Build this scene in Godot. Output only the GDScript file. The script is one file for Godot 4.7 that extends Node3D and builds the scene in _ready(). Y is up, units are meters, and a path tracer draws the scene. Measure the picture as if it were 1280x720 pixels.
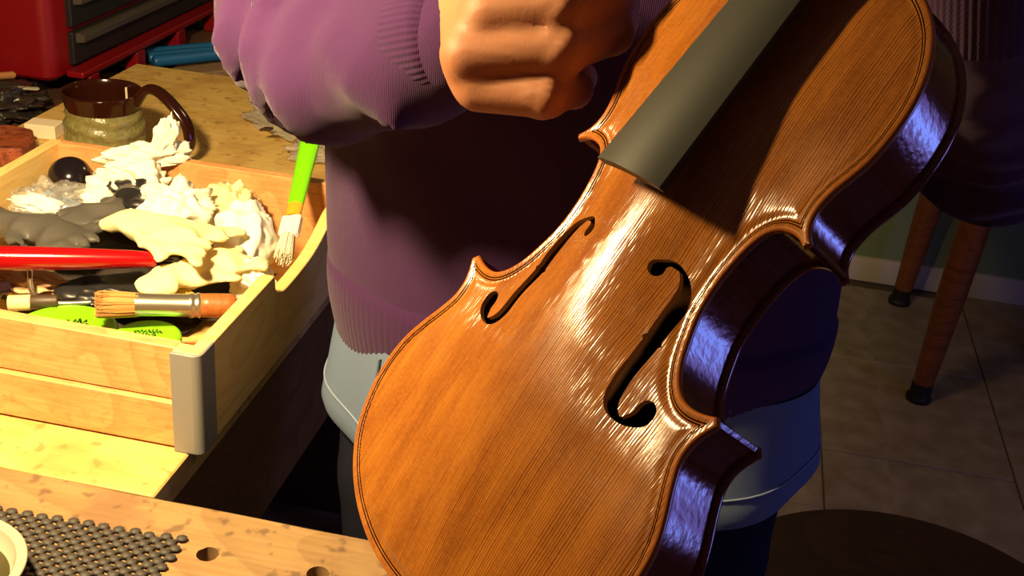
extends Node3D
# A luthier's workshop: a violin in the white held over a bench, lit by one task lamp. Metres, y up, room axis aligned.

const BOX_R := -0.387        # right side of the wooden drawer box
const BENCH_Y := 0.9

const LAMP_AT := Vector3(-0.50, 1.57, -0.50)
const LAMP_DIR := Vector3(-0.12, -0.76, -0.638)
const LAMP_SIZE := Vector2(0.095, 0.07)
const CEIL_AT := Vector3(-0.02, 1.75, -2.02)
var LAMP_COLOR := rgb(255, 220, 160)

func look(dir: Vector3) -> Basis:
	return Basis.looking_at(dir, Vector3.RIGHT if absf(dir.normalized().y) > 0.95 else Vector3.UP)

func _ready() -> void:
	# camera: hand-held, looking down at the violin, rolled a little
	var cam := Camera3D.new()
	cam.name = "camera"
	cam.fov = rad_to_deg(2.0 * atan(360.0 / 1500.0))
	cam.near = 0.02
	cam.far = 40.0
	cam.transform = Transform3D(Basis(Vector3(0.9764, 0.0783, -0.2010), Vector3(-0.1576, 0.8954, -0.4165), Vector3(0.1474, 0.4384, 0.8866)).orthonormalized(), Vector3(0, 1.5, 0))
	add_child(cam)
	cam.current = true
	var env := Environment.new()
	env.background_mode = Environment.BG_COLOR
	env.background_color = rgb(20, 26, 48)
	env.tonemap_mode = Environment.TONE_MAPPER_LINEAR
	env.tonemap_exposure = 1.0
	env.sdfgi_enabled = true
	env.ssao_enabled = true
	env.ssil_enabled = true
	var we := WorldEnvironment.new()
	we.name = "environment"
	we.environment = env
	add_child(we)
	# the task lamp's panel
	var key := AreaLight3D.new()
	key.name = "task_lamp_light"
	key.area_size = LAMP_SIZE
	key.light_color = LAMP_COLOR
	key.light_energy = 2.3
	key.area_range = 8.0
	key.shadow_enabled = true
	key.transform = Transform3D(look(LAMP_DIR), LAMP_AT + LAMP_DIR * 0.004)
	add_child(key)
	# evening blue through the low window on the right
	var blue := AreaLight3D.new()
	blue.name = "window_light"
	blue.area_size = Vector2(0.22, 0.45)
	blue.light_color = rgb(108, 146, 255)
	blue.light_energy = 0.36
	blue.area_range = 8.0
	blue.shadow_enabled = true
	blue.transform = Transform3D(look(Vector3.LEFT), Vector3(2.285, 1.03, -0.94))
	add_child(blue)
	# the rest of the window, dim violet dusk
	var dusk := AreaLight3D.new()
	dusk.name = "window_dusk_light"
	dusk.area_size = Vector2(0.72, 0.64)
	dusk.light_color = rgb(172, 140, 255)
	dusk.light_energy = 0.36
	dusk.area_range = 8.0
	dusk.shadow_enabled = true
	dusk.transform = Transform3D(look(Vector3.LEFT), Vector3(2.283, 1.03, -0.94))
	add_child(dusk)
	# weak pendant light
	var warm := OmniLight3D.new()
	warm.name = "pendant_light_light"
	warm.light_color = LAMP_COLOR
	warm.light_energy = 0.2
	warm.light_size = 0.1
	warm.omni_range = 9.0
	warm.omni_attenuation = 2.0
	warm.shadow_enabled = true
	warm.position = CEIL_AT - Vector3(0, 0.03, 0)
	add_child(warm)
	room()
	benches()
	person()
	violin()
	drawer_box()
	wooden_table()
	stool()
	box_contents()
	clutter()
	lamps()

# ---------------------------------------------------------------- mesh helper
class Geo:
	var v := PackedVector3Array()
	var n := PackedVector3Array()
	var uv := PackedVector2Array()
	var ix := PackedInt32Array()

	func finish(iv: int, ii: int, orient := true) -> void:
		# smooth normals (and outward winding) for everything added since iv / ii
		if orient:
			var c := Vector3.ZERO
			for i in range(iv, v.size()):
				c += v[i]
			c /= maxi(1, v.size() - iv)
			var vol := 0.0
			for k in range(ii, ix.size(), 3):
				var a := v[ix[k]] - c
				vol += a.dot((v[ix[k + 1]] - c).cross(v[ix[k + 2]] - c))
			if vol < 0.0:
				for k in range(ii, ix.size(), 3):
					var t := ix[k + 1]
					ix[k + 1] = ix[k + 2]
					ix[k + 2] = t
		n.resize(v.size())
		for i in range(iv, v.size()):
			n[i] = Vector3.ZERO
		for k in range(ii, ix.size(), 3):
			var f := (v[ix[k + 1]] - v[ix[k]]).cross(v[ix[k + 2]] - v[ix[k]])
			n[ix[k]] += f
			n[ix[k + 1]] += f
			n[ix[k + 2]] += f
		for i in range(iv, v.size()):
			n[i] = n[i].normalized()

	func grid(rows: Array, wrap := false, orient := true) -> void:
		var iv := v.size()
		var ii := ix.size()
		var m: int = rows[0].size()
		for r in rows.size():
			var row: PackedVector3Array = rows[r]
			v.append_array(row)
			for j in m:
				uv.append(Vector2(float(j) / m, float(r) / rows.size()))
		for r in rows.size() - 1:
			for j in (m if wrap else m - 1):
				var a := iv + r * m + j
				var b := iv + r * m + (j + 1) % m
				var c := a + m
				var d := b + m
				ix.append_array(PackedInt32Array([a, b, c, b, d, c]))
		finish(iv, ii, orient)

	func fan(ring: PackedVector3Array, away_from: Vector3) -> void:
		var c := Vector3.ZERO
		for p in ring:
			c += p
		c /= ring.size()
		var iv := v.size()
		var nn := Vector3.ZERO
		for j in ring.size():
			nn += (ring[j] - c).cross(ring[(j + 1) % ring.size()] - c)
		nn = nn.normalized()
		var flip := nn.dot(c - away_from) < 0.0
		if flip:
			nn = -nn
		v.append(c)
		v.append_array(ring)
		for j in ring.size() + 1:
			n.append(nn)
			uv.append(Vector2.ZERO)
		for j in ring.size():
			var a := iv + 1 + j
			var b := iv + 1 + (j + 1) % ring.size()
			ix.append_array(PackedInt32Array([iv, b, a] if flip else [iv, a, b]))

	func tube(path: PackedVector3Array, radii: PackedFloat32Array, sides := 10, caps := true, flat := 1.0, up := Vector3.UP) -> void:
		var rows := []
		var side := Vector3.ZERO
		for i in path.size():
			var t := (path[mini(i + 1, path.size() - 1)] - path[maxi(i - 1, 0)]).normalized()
			if side == Vector3.ZERO:
				side = t.cross(up)
				if side.length() < 0.05:
					side = t.cross(Vector3.RIGHT)
			side = (side - t * side.dot(t)).normalized()
			var o := t.cross(side)
			var r: float = radii[mini(i, radii.size() - 1)]
			var ring := PackedVector3Array()
			for j in sides:
				var a := TAU * j / sides
				ring.append(path[i] + side * cos(a) * r + o * sin(a) * r * flat)
			rows.append(ring)
		grid(rows, true)
		if caps:
			fan(rows[0], path[1])
			fan(rows[-1], path[-2])

	func lathe(profile: PackedVector2Array, seg: int, xf := Transform3D(), wob = null) -> void:
		# profile of (radius, height); height along local y
		var rows := []
		for p in profile:
			var ring := PackedVector3Array()
			for j in seg:
				var a := TAU * j / seg
				var r: float = p.x
				if wob != null:
					r += wob.call(a, p.y)
				ring.append(xf * Vector3(cos(a) * r, p.y, sin(a) * r))
			rows.append(ring)
		grid(rows, true)

	func quad(a: Vector3, b: Vector3, c: Vector3, d: Vector3, na: Vector3, nb: Vector3, out: Vector3) -> void:
		# a-b along the edge, d-c opposite
		var iv := v.size()
		var f := (b - a).cross(c - a)
		v.append_array(PackedVector3Array([a, b, c, d]))
		n.append_array(PackedVector3Array([na, nb, nb, na]))
		for k in 4:
			uv.append(Vector2.ZERO)
		if f.dot(out) >= 0.0:
			ix.append_array(PackedInt32Array([iv, iv + 1, iv + 2, iv, iv + 2, iv + 3]))
		else:
			ix.append_array(PackedInt32Array([iv, iv + 2, iv + 1, iv, iv + 3, iv + 2]))

	func prism(poly_in: PackedVector2Array, depth: float, xf := Transform3D(), bevel := 0.0) -> void:
		# outline in local xy, extruded along local z from 0 to depth
		var poly := poly_in.duplicate()
		if Geometry2D.is_polygon_clockwise(poly):
			poly.reverse()
		var m := poly.size()
		var en := PackedVector2Array()
		for i in m:
			var e := (poly[(i + 1) % m] - poly[i]).normalized()
			en.append(Vector2(e.y, -e.x))      # outward for counterclockwise order
		var vn := []
		var inset := PackedVector2Array()
		for i in m:
			var p := en[(i + m - 1) % m]
			var q := en[i]
			var smooth := p.dot(q) > 0.8
			var mid := (p + q).normalized()
			vn.append([mid if smooth else p, mid if smooth else q])
			inset.append(poly[i] - mid * bevel / maxf(0.4, mid.dot(q)))
		var layers := [[inset, 0.0], [poly, bevel], [poly, depth - bevel], [inset, depth]] if bevel > 0.0 else [[poly, 0.0], [poly, depth]]
		for l in layers.size() - 1:
			var tilt := 0.0
			if bevel > 0.0:
				tilt = [-1.0, 0.0, 1.0][l]
			for i in m:
				var j := (i + 1) % m
				var p0: PackedVector2Array = layers[l][0]
				var p1: PackedVector2Array = layers[l + 1][0]
				var na: Vector2 = vn[i][1]
				var nb: Vector2 = vn[j][0]
				var wa := (xf.basis * Vector3(na.x, na.y, tilt)).normalized()
				var wb := (xf.basis * Vector3(nb.x, nb.y, tilt)).normalized()
				quad(xf * Vector3(p0[i].x, p0[i].y, layers[l][1]), xf * Vector3(p0[j].x, p0[j].y, layers[l][1]), xf * Vector3(p1[j].x, p1[j].y, layers[l + 1][1]), xf * Vector3(p1[i].x, p1[i].y, layers[l + 1][1]), wa, wb, wa + wb)
		var tri := Geometry2D.triangulate_polygon(inset)
		for s in 2:
			var iv := v.size()
			var nn := (xf.basis * Vector3(0, 0, 1.0 if s else -1.0)).normalized()
			for p in inset:
				v.append(xf * Vector3(p.x, p.y, depth if s else 0.0))
				n.append(nn)
				uv.append(p)
			for k in range(0, tri.size(), 3):
				var a := iv + tri[k]
				var b := iv + tri[k + 1]
				var c := iv + tri[k + 2]
				if (v[b] - v[a]).cross(v[c] - v[a]).dot(nn) < 0.0:
					ix.append_array(PackedInt32Array([a, c, b]))
				else:
					ix.append_array(PackedInt32Array([a, b, c]))

	func box(center: Vector3, size: Vector3, bevel := 0.0, basis := Basis()) -> void:
		var h := size / 2.0
		var b := minf(bevel, minf(h.x, minf(h.y, h.z)) * 0.9)
		var poly := PackedVector2Array([Vector2(-h.x, -h.y), Vector2(h.x, -h.y), Vector2(h.x, h.y), Vector2(-h.x, h.y)])
		if b > 0.0:
			poly = PackedVector2Array([Vector2(-h.x + b, -h.y), Vector2(h.x - b, -h.y), Vector2(h.x, -h.y + b), Vector2(h.x, h.y - b), Vector2(h.x - b, h.y), Vector2(-h.x + b, h.y), Vector2(-h.x, h.y - b), Vector2(-h.x, -h.y + b)])
		prism(poly, size.z, Transform3D(basis, center) * Transform3D(Basis(), Vector3(0, 0, -h.z)), b)

	func mesh() -> ArrayMesh:
		var turned := PackedInt32Array()
		turned.resize(ix.size())
		for k in range(0, ix.size(), 3):
			turned[k] = ix[k]
			turned[k + 1] = ix[k + 2]
			turned[k + 2] = ix[k + 1]
		var a := []
		a.resize(Mesh.ARRAY_MAX)
		a[Mesh.ARRAY_VERTEX] = v
		a[Mesh.ARRAY_NORMAL] = n
		a[Mesh.ARRAY_TEX_UV] = uv
		a[Mesh.ARRAY_INDEX] = turned
		var m := ArrayMesh.new()
		m.add_surface_from_arrays(Mesh.PRIMITIVE_TRIANGLES, a)
		return m

	# surface nets: one vertex in each cell the surface crosses
	func sdf(f: Callable, lo: Vector3, hi: Vector3, cell: float) -> void:
		var B := 4
		var nb := Vector3i(ceili((hi.x - lo.x) / cell / B), ceili((hi.y - lo.y) / cell / B), ceili((hi.z - lo.z) / cell / B))
		var sx := nb.x * B + 1
		var sy := nb.y * B + 1
		var sz := nb.z * B + 1
		var field := PackedFloat32Array()
		field.resize(sx * sy * sz)
		field.fill(1e9)
		var cells := PackedInt32Array()
		var reach := B * cell * 0.9 + cell * 2.0
		for bx in nb.x:
			for by in nb.y:
				for bz in nb.z:
					var mid := lo + Vector3(bx + 0.5, by + 0.5, bz + 0.5) * B * cell
					if absf(f.call(mid)) > reach:
						continue
					for i in B + 1:
						for j in B + 1:
							for k in B + 1:
								var x := bx * B + i
								var y := by * B + j
								var z := bz * B + k
								var at := (x * sy + y) * sz + z
								if field[at] > 1e8:
									field[at] = f.call(lo + Vector3(x, y, z) * cell)
								if i < B and j < B and k < B:
									cells.append(at)
		var iv := v.size()
		var ii := ix.size()
		var id := {}
		var step := [sy * sz, sz, 1]
		var corner := PackedInt32Array()
		for c in 8:
			corner.append((c & 1) * step[0] + ((c >> 1) & 1) * step[1] + ((c >> 2) & 1) * step[2])
		for at in cells:
			var inside := 0
			for c in 8:
				if field[at + corner[c]] < 0.0:
					inside += 1
			if inside == 0 or inside == 8:
				continue
			var sum := Vector3.ZERO
			var count := 0
			for c in 8:
				for ax in 3:
					if (c >> ax) & 1:
						continue
					var d0 := field[at + corner[c]]
					var d1 := field[at + corner[c | (1 << ax)]]
					if (d0 < 0.0) != (d1 < 0.0):
						var p := Vector3(c & 1, (c >> 1) & 1, (c >> 2) & 1)
						p[ax] += d0 / (d0 - d1)
						sum += p
						count += 1
			var x: int = at / step[0]
			var y: int = (at / step[1]) % sy
			var z: int = at % sz
			id[at] = v.size()
			v.append(lo + (Vector3(x, y, z) + sum / count) * cell)
			uv.append(Vector2.ZERO)
		for at in id:
			for ax in 3:
				var d0 := field[at]
				var d1 := field[at + step[ax]]
				if (d0 < 0.0) == (d1 < 0.0):
					continue
				var u: int = step[(ax + 1) % 3]
				var w: int = step[(ax + 2) % 3]
				if not (id.has(at - u) and id.has(at - w) and id.has(at - u - w)):
					continue
				var a: int = id[at]
				var b: int = id[at - u]
				var c: int = id[at - u - w]
				var d: int = id[at - w]
				if d0 < 0.0:
					ix.append_array(PackedInt32Array([a, b, c, a, c, d]))
				else:
					ix.append_array(PackedInt32Array([a, c, b, a, d, c]))
		finish(iv, ii)

# ---------------------------------------------------------------- scene helpers
var M := {}

func mat(c: Color, rough := 0.6, metal := 0.0, spec := 0.5) -> StandardMaterial3D:
	var m := StandardMaterial3D.new()
	m.albedo_color = c
	m.roughness = rough
	m.metallic = metal
	m.metallic_specular = spec
	return m

func rgb(r: float, g: float, b: float) -> Color:
	return Color(r / 255.0, g / 255.0, b / 255.0)

func tri(m: StandardMaterial3D, t: Texture2D, scale: float, world := false) -> StandardMaterial3D:
	m.albedo_texture = t
	m.uv1_triplanar = true
	m.uv1_world_triplanar = world
	m.uv1_scale = Vector3.ONE * scale
	return m

func bump(m: StandardMaterial3D, t: Texture2D, cm: float, scale := 0.0, world := false) -> StandardMaterial3D:
	m.heightmap_enabled = true
	m.heightmap_texture = t
	m.heightmap_scale = cm
	if scale > 0.0:
		m.uv1_triplanar = true
		m.uv1_world_triplanar = world
		m.uv1_scale = Vector3.ONE * scale
	return m

func part(parent: Node, called: String, g: Geo, m: Material, at := Vector3.ZERO, basis := Basis()) -> MeshInstance3D:
	var o := MeshInstance3D.new()
	o.name = called
	o.mesh = g.mesh()
	o.material_override = m
	o.transform = Transform3D(basis, at)
	parent.add_child(o, true)
	return o

var taken := {}
func numbered(called: String) -> String:
	var k: int = taken.get(called, 0)
	taken[called] = k + 1
	return called if k == 0 else "%s_%03d" % [called, k]

func thing(called: String, label: String, category: String, at := Vector3.ZERO, basis := Basis(), group := "") -> Node3D:
	var o := Node3D.new()
	o.name = numbered(called)
	o.transform = Transform3D(basis, at)
	o.set_meta("label", label)
	o.set_meta("category", category)
	if group:
		o.set_meta("group", group)
	add_child(o, true)
	return o

func struct(called: String, g: Geo, m: Material, at := Vector3.ZERO) -> MeshInstance3D:
	var o := part(self, called, g, m, at)
	o.set_meta("kind", "structure")
	return o

func yaw(a: float) -> Basis:
	return Basis(Vector3.UP, a)

# basis whose y axis runs along d
func along(d: Vector3, hint := Vector3.UP) -> Basis:
	var y := d.normalized()
	var x := y.cross(hint)
	if x.length() < 0.05:
		x = y.cross(Vector3.RIGHT)
	x = x.normalized()
	return Basis(x, y, x.cross(y))

func noise(s: int, freq: float, oct := 3, ridged := false) -> FastNoiseLite:
	var f := FastNoiseLite.new()
	f.seed = s
	f.frequency = freq
	f.noise_type = FastNoiseLite.TYPE_SIMPLEX_SMOOTH
	f.fractal_type = FastNoiseLite.FRACTAL_RIDGED if ridged else FastNoiseLite.FRACTAL_FBM
	f.fractal_octaves = oct
	return f

func image_of(w: int, h: int, f: Callable) -> ImageTexture:
	var b := PackedByteArray()
	b.resize(w * h * 3)
	var k := 0
	for y in h:
		for x in w:
			var c: Color = f.call(x, y)
			b[k] = int(clampf(c.r, 0, 1) * 255.0)
			b[k + 1] = int(clampf(c.g, 0, 1) * 255.0)
			b[k + 2] = int(clampf(c.b, 0, 1) * 255.0)
			k += 3
	return ImageTexture.create_from_image(Image.create_from_data(w, h, false, Image.FORMAT_RGB8, b))

# plain-sawn wood, grain along u
func wood(s: int, light: Color, dark: Color, rings := 14.0, stain := 0.0, stain_c := Color.BLACK, w := 384, h := 384) -> ImageTexture:
	var n1 := noise(s, 1.0, 2)
	var n2 := noise(s + 7, 1.0, 3)
	var n3 := noise(s + 13, 1.0, 4)
	return image_of(w, h, func(x, y):
		var u := float(x) / w
		var q := float(y) / h
		var r: float = q * rings + n1.get_noise_2d(u * 1.6, q * 3.0) * 3.0
		var ring: float = pow(r - floorf(r), 2.2)
		var fine: float = n2.get_noise_2d(u * 7.0, q * 130.0)
		var t: float = clampf(ring * 0.6 + fine * 0.7 + 0.15, 0.0, 1.0)
		var c := light.lerp(dark, t)
		if stain > 0.0:
			var k: float = clampf((n3.get_noise_2d(u * 9.0 + 40.0, q * 9.0) - 0.08) * 3.2, 0.0, 1.0)
			c = c.lerp(stain_c, k * stain)
			var dots: float = clampf((n3.get_noise_2d(u * 34.0, q * 34.0 + 90.0) - 0.32) * 6.0, 0.0, 1.0)
			c = c.lerp(stain_c.darkened(0.35), dots * stain)
		return c)

func mottled(s: int, a: Color, b: Color, freq: float, w := 256) -> ImageTexture:
	var n1 := noise(s, freq, 4)
	return image_of(w, w, func(x, y):
		return a.lerp(b, clampf(n1.get_noise_2d(x, y) * 0.9 + 0.5, 0.0, 1.0)))

func catmull(p: PackedVector2Array, sub: int) -> PackedVector2Array:
	var out := PackedVector2Array()
	for i in p.size() - 1:
		var a := p[maxi(i - 1, 0)]
		var d := p[mini(i + 2, p.size() - 1)]
		for k in sub:
			out.append(p[i].cubic_interpolate(p[i + 1], a, d, float(k) / sub))
	out.append(p[-1])
	return out

func spline(p: PackedVector3Array, sub: int) -> PackedVector3Array:
	var out := PackedVector3Array()
	for i in p.size() - 1:
		var a := p[maxi(i - 1, 0)]
		var d := p[mini(i + 2, p.size() - 1)]
		for k in sub:
			out.append(p[i].cubic_interpolate(p[i + 1], a, d, float(k) / sub))
	out.append(p[-1])
	return out

func rounded_rect(w: float, h: float, r: float, seg := 5) -> PackedVector2Array:
	var out := PackedVector2Array()
	for c in 4:
		var o := Vector2((w / 2 - r) * [1, -1, -1, 1][c], (h / 2 - r) * [1, 1, -1, -1][c])
		for k in seg + 1:
			var a := PI / 2 * (c + float(k) / seg)
			out.append(o + Vector2(cos(a), sin(a)) * r)
	return out

static func smin(a: float, b: float, k: float) -> float:
	var h := clampf(0.5 + 0.5 * (b - a) / k, 0.0, 1.0)
	return lerpf(b, a, h) - k * h * (1.0 - h)

# a chain of tapered capsules: [a, b, ra, rb] each
static func chain(p: Vector3, list: Array, k: float) -> float:
	var d := 1e9
	for c in list:
		var a: Vector3 = c[0]
		var ba: Vector3 = c[1] - a
		var pa := p - a
		var h := clampf(pa.dot(ba) / ba.length_squared(), 0.0, 1.0)
		var e: float = (pa - ba * h).length() - lerpf(c[2], c[3], h)
		if d > 1e8:
			d = e
		elif e - d < k and d - e < k:
			d = smin(d, e, k)
		else:
			d = minf(d, e)
	return d

static func ellipse(x: float, z: float, a: float, b: float) -> float:
	var k0 := Vector2(x / a, z / b).length()
	var k1 := Vector2(x / (a * a), z / (b * b)).length()
	return k0 * (k0 - 1.0) / maxf(k1, 1e-6)

static func table(x: float, xs: Array, ys: Array) -> float:
	for i in xs.size() - 1:
		if x <= xs[i + 1]:
			var t := clampf((x - xs[i]) / (xs[i + 1] - xs[i]), 0.0, 1.0)
			t = t * t * (3.0 - 2.0 * t)
			return lerpf(ys[i], ys[i + 1], t)
	return ys[-1]

# polygon (with holes) meshed as a clipped grid whose heights come from a grid of samples
func clipped(g: Geo, outline: PackedVector2Array, holes: Array, lo: Vector2, nx: int, ny: int, cell: float, hs: PackedFloat32Array, uvf: Callable, up := 1.0) -> void:
	var edge := {}
	for poly in [outline] + holes:
		for i in poly.size():
			var a: Vector2 = (poly[i] - lo) / cell
			var b: Vector2 = (poly[(i + 1) % poly.size()] - lo) / cell
			var steps := maxi(1, ceili(a.distance_to(b) / 0.15))
			for k in steps + 1:
				var q := a.lerp(b, float(k) / steps)
				edge[int(floorf(q.x)) * ny + int(floorf(q.y))] = true
	var nrm := PackedVector3Array()
	nrm.resize(nx * ny)
	for i in nx:
		for j in ny:
			var dx := hs[mini(i + 1, nx - 1) * ny + j] - hs[maxi(i - 1, 0) * ny + j]
			var dy := hs[i * ny + mini(j + 1, ny - 1)] - hs[i * ny + maxi(j - 1, 0)]
			nrm[i * ny + j] = Vector3(-dx / (2 * cell), -dy / (2 * cell), 1).normalized()
	var id := {}
	var put := func(p: Vector2) -> int:
		var q := (p - lo) / cell
		var i := clampi(int(floorf(q.x)), 0, nx - 2)
		var j := clampi(int(floorf(q.y)), 0, ny - 2)
		var fx := q.x - i
		var fy := q.y - j
		var at := i * ny + j
		var h := lerpf(lerpf(hs[at], hs[at + ny], fx), lerpf(hs[at + 1], hs[at + ny + 1], fx), fy)
		var m := nrm[at].lerp(nrm[at + ny], fx).lerp(nrm[at + 1].lerp(nrm[at + ny + 1], fx), fy).normalized()
		g.v.append(Vector3(p.x, p.y, h))
		g.n.append(m * up)
		g.uv.append(uvf.call(p))
		return g.v.size() - 1
	var known := func(i: int, j: int) -> int:
		var key := i * ny + j
		if not id.has(key):
			id[key] = put.call(lo + Vector2(i, j) * cell)
		return id[key]
	for i in nx - 1:
		for j in ny - 1:
			var c := lo + Vector2(i, j) * cell
			if not edge.has(i * ny + j):
				var mid := c + Vector2(0.5, 0.5) * cell
				# tested at two points: a ray through a corner can miss
				var near := mid + Vector2(0.113, 0.171) * cell
				if not (Geometry2D.is_point_in_polygon(mid, outline) or Geometry2D.is_point_in_polygon(near, outline)):
					continue
				var cut := false
				for h in holes:
					cut = cut or (Geometry2D.is_point_in_polygon(mid, h) and Geometry2D.is_point_in_polygon(near, h))
				if cut:
					continue
				var a: int = known.call(i, j)
				var b: int = known.call(i + 1, j)
				var d: int = known.call(i + 1, j + 1)
				var e: int = known.call(i, j + 1)
				g.ix.append_array(PackedInt32Array([a, b, d, a, d, e] if up > 0 else [a, d, b, a, e, d]))
				continue
			var square := PackedVector2Array([c, c + Vector2(cell, 0), c + Vector2(cell, cell), c + Vector2(0, cell)])
			var pieces: Array = Geometry2D.intersect_polygons(square, outline)
			for h in holes:
				var next := []
				for q in pieces:
					next.append_array(Geometry2D.clip_polygons(q, h))
				pieces = next
			for q in pieces:
				var t := Geometry2D.triangulate_polygon(q)
				var at := []
				for p in q:
					at.append(put.call(p))
				for k in range(0, t.size(), 3):
					var a: Vector2 = q[t[k]]
					var ccw: bool = (q[t[k + 1]] - a).cross(q[t[k + 2]] - a) > 0
					if ccw == (up > 0):
						g.ix.append_array(PackedInt32Array([at[t[k]], at[t[k + 1]], at[t[k + 2]]]))
					else:
						g.ix.append_array(PackedInt32Array([at[t[k]], at[t[k + 2]], at[t[k + 1]]]))

func circle2(c: Vector2, r: float, seg := 24) -> PackedVector2Array:
	var out := PackedVector2Array()
	for k in seg:
		out.append(c + Vector2(cos(TAU * k / seg), sin(TAU * k / seg)) * r)
	return out

# a crumpled lump of cloth or film: a ball pushed in and out by ridged noise
func crumple(g: Geo, size: Vector3, s: int, depth := 0.45, freq := 1.6, res := 40) -> void:
	var r1 := noise(s, freq * 0.62, 1, true)
	var r2 := noise(s + 5, freq * 0.7, 2)
	var r3 := noise(s + 9, freq * 1.5, 1, true)
	var rows := []
	for i in res + 1:
		var th := PI * (i + 0.02) / (res + 0.04)
		var ring := PackedVector3Array()
		for j in res * 2:
			var ph := TAU * j / (res * 2)
			var d := Vector3(sin(th) * cos(ph), cos(th), sin(th) * sin(ph))
			var w := d + Vector3(r2.get_noise_3dv(d), r2.get_noise_3dv(d + Vector3(7, 0, 0)), r2.get_noise_3dv(d + Vector3(0, 9, 0))) * 0.3
			var k := 1.0 - depth * 0.35 + depth * (0.48 * r1.get_noise_3dv(w) + 0.07 * r3.get_noise_3dv(w) + 0.6 * r2.get_noise_3dv(d * 1.3))
			var p := d * maxf(k, 0.25) * size
			if p.y < -size.y * 0.5:
				p.y = -size.y * 0.5 + (p.y + size.y * 0.5) * 0.2
			ring.append(p)
		rows.append(ring)
	g.grid(rows, true)

# ---------------------------------------------------------------- the violin (its own axes: x across, y from tail to neck, z out of the front; built in mm, stored in m)
const MM := 0.001
var half_c := []              # sections of the right half outline, mm
var outline := PackedVector2Array()

func violin_outline() -> void:
	var lower := catmull(PackedVector2Array([Vector2(0, 7), Vector2(14, 7.4), Vector2(28, 9), Vector2(43, 12.5), Vector2(59, 18.5), Vector2(74.5, 27.5), Vector2(86, 37.5), Vector2(93.5, 47.5), Vector2(99, 59), Vector2(102.3, 71.5), Vector2(103, 85), Vector2(101, 97), Vector2(97, 107), Vector2(91.5, 118), Vector2(87.8, 127), Vector2(87.3, 134), Vector2(89, 140.5), Vector2(92.8, 147.6)]), 8)
	var waist := catmull(PackedVector2Array([Vector2(89.8, 150.8), Vector2(83, 148.7), Vector2(76, 148.0), Vector2(69.8, 149.6), Vector2(64, 154.3), Vector2(59, 162), Vector2(55, 172.5), Vector2(52.3, 182), Vector2(51.3, 192.5), Vector2(51.7, 203), Vector2(53.8, 215), Vector2(57, 222.8), Vector2(61.3, 227), Vector2(66.5, 228.6), Vector2(72, 228), Vector2(77, 225.2)]), 8)
	var upper := catmull(PackedVector2Array([Vector2(79.4, 228.2), Vector2(75.2, 232.6), Vector2(73, 238), Vector2(72.7, 244), Vector2(74.4, 252), Vector2(77.6, 260), Vector2(80.4, 268), Vector2(82.2, 279), Vector2(82.5, 291), Vector2(81.4, 301), Vector2(79, 310.2), Vector2(75, 319.2), Vector2(69.7, 327.6), Vector2(63.8, 334.2), Vector2(57, 340), Vector2(47, 346.5), Vector2(35, 352.5), Vector2(22, 357), Vector2(10, 359.6), Vector2(0, 360)]), 8)
	half_c = [lower, waist, upper]
	outline = PackedVector2Array()
	for s in half_c:
		outline.append_array(s)
	for i in range(outline.size() - 2, 0, -1):
		outline.append(Vector2(-outline[i].x, outline[i].y))

# the outline moved inwards by d, mitred at the corners
func inset(d: float) -> PackedVector2Array:
	var out := PackedVector2Array()
	var m := outline.size()
	for i in m:
		var p := (outline[i] - outline[(i + m - 1) % m]).normalized()
		var q := (outline[(i + 1) % m] - outline[i]).normalized()
		var np := Vector2(-p.y, p.x)
		var nq := Vector2(-q.y, q.x)
		var mid := (np + nq).normalized()
		out.append(outline[i] + mid * d / maxf(0.7, mid.dot(nq)))
	return out

func smooth_width(y: float) -> float:
	return table(y, [7, 30, 60, 86, 112, 140, 165, 192, 218, 245, 285, 320, 345, 360], [30, 82, 97, 99, 92, 74, 56, 49, 54, 66, 78.5, 70, 44, 22])

func arch(x: float, y: float, top: float) -> float:
	var s := clampf(absf((y - 183.0) / 174.0), 0.0, 1.0)
	var a := top * (1.0 - pow(s, 2.7))
	var t := minf(1.0, absf(x) / smooth_width(y))
	return a * 0.5 * (1.0 + cos(PI * pow(t, 0.92)))

const CELL := 1.25
var plate_lo := Vector2(-107.5, 3.75)
var plate_nx := 173
var plate_ny := 288

func plate_heights(top: float) -> PackedFloat32Array:
	var d2 := PackedFloat32Array()
	d2.resize(plate_nx * plate_ny)
	d2.fill(121.0)
	for i in outline.size():
		var a := outline[i]
		var b := outline[(i + 1) % outline.size()]
		var steps := maxi(1, ceili(a.distance_to(b) / 0.5))
		for k in steps:
			var q := (a.lerp(b, float(k) / steps) - plate_lo) / CELL
			for x in range(maxi(0, int(q.x) - 8), mini(plate_nx, int(q.x) + 10)):
				for y in range(maxi(0, int(q.y) - 8), mini(plate_ny, int(q.y) + 10)):
					var e := ((x - q.x) * (x - q.x) + (y - q.y) * (y - q.y)) * CELL * CELL
					var at := x * plate_ny + y
					if e < d2[at]:
						d2[at] = e
	var hs := PackedFloat32Array()
	hs.resize(plate_nx * plate_ny)
	for x in plate_nx:
		for y in plate_ny:
			var d := sqrt(d2[x * plate_ny + y])
			var channel := -0.9 * exp(-pow((d - 6.0) / 2.4, 2.0))
			var p := plate_lo + Vector2(x, y) * CELL
			hs[x * plate_ny + y] = channel + arch(p.x, p.y, top) * smoothstep(2.0, 9.0, d)
	return hs

func height_at(hs: PackedFloat32Array, p: Vector2) -> float:
	var q := (p - plate_lo) / CELL
	var i := clampi(int(q.x), 0, plate_nx - 2)
	var j := clampi(int(q.y), 0, plate_ny - 2)
	var at := i * plate_ny + j
	return lerpf(lerpf(hs[at], hs[at + plate_ny], q.x - i), lerpf(hs[at + 1], hs[at + plate_ny + 1], q.x - i), q.y - j)

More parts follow.
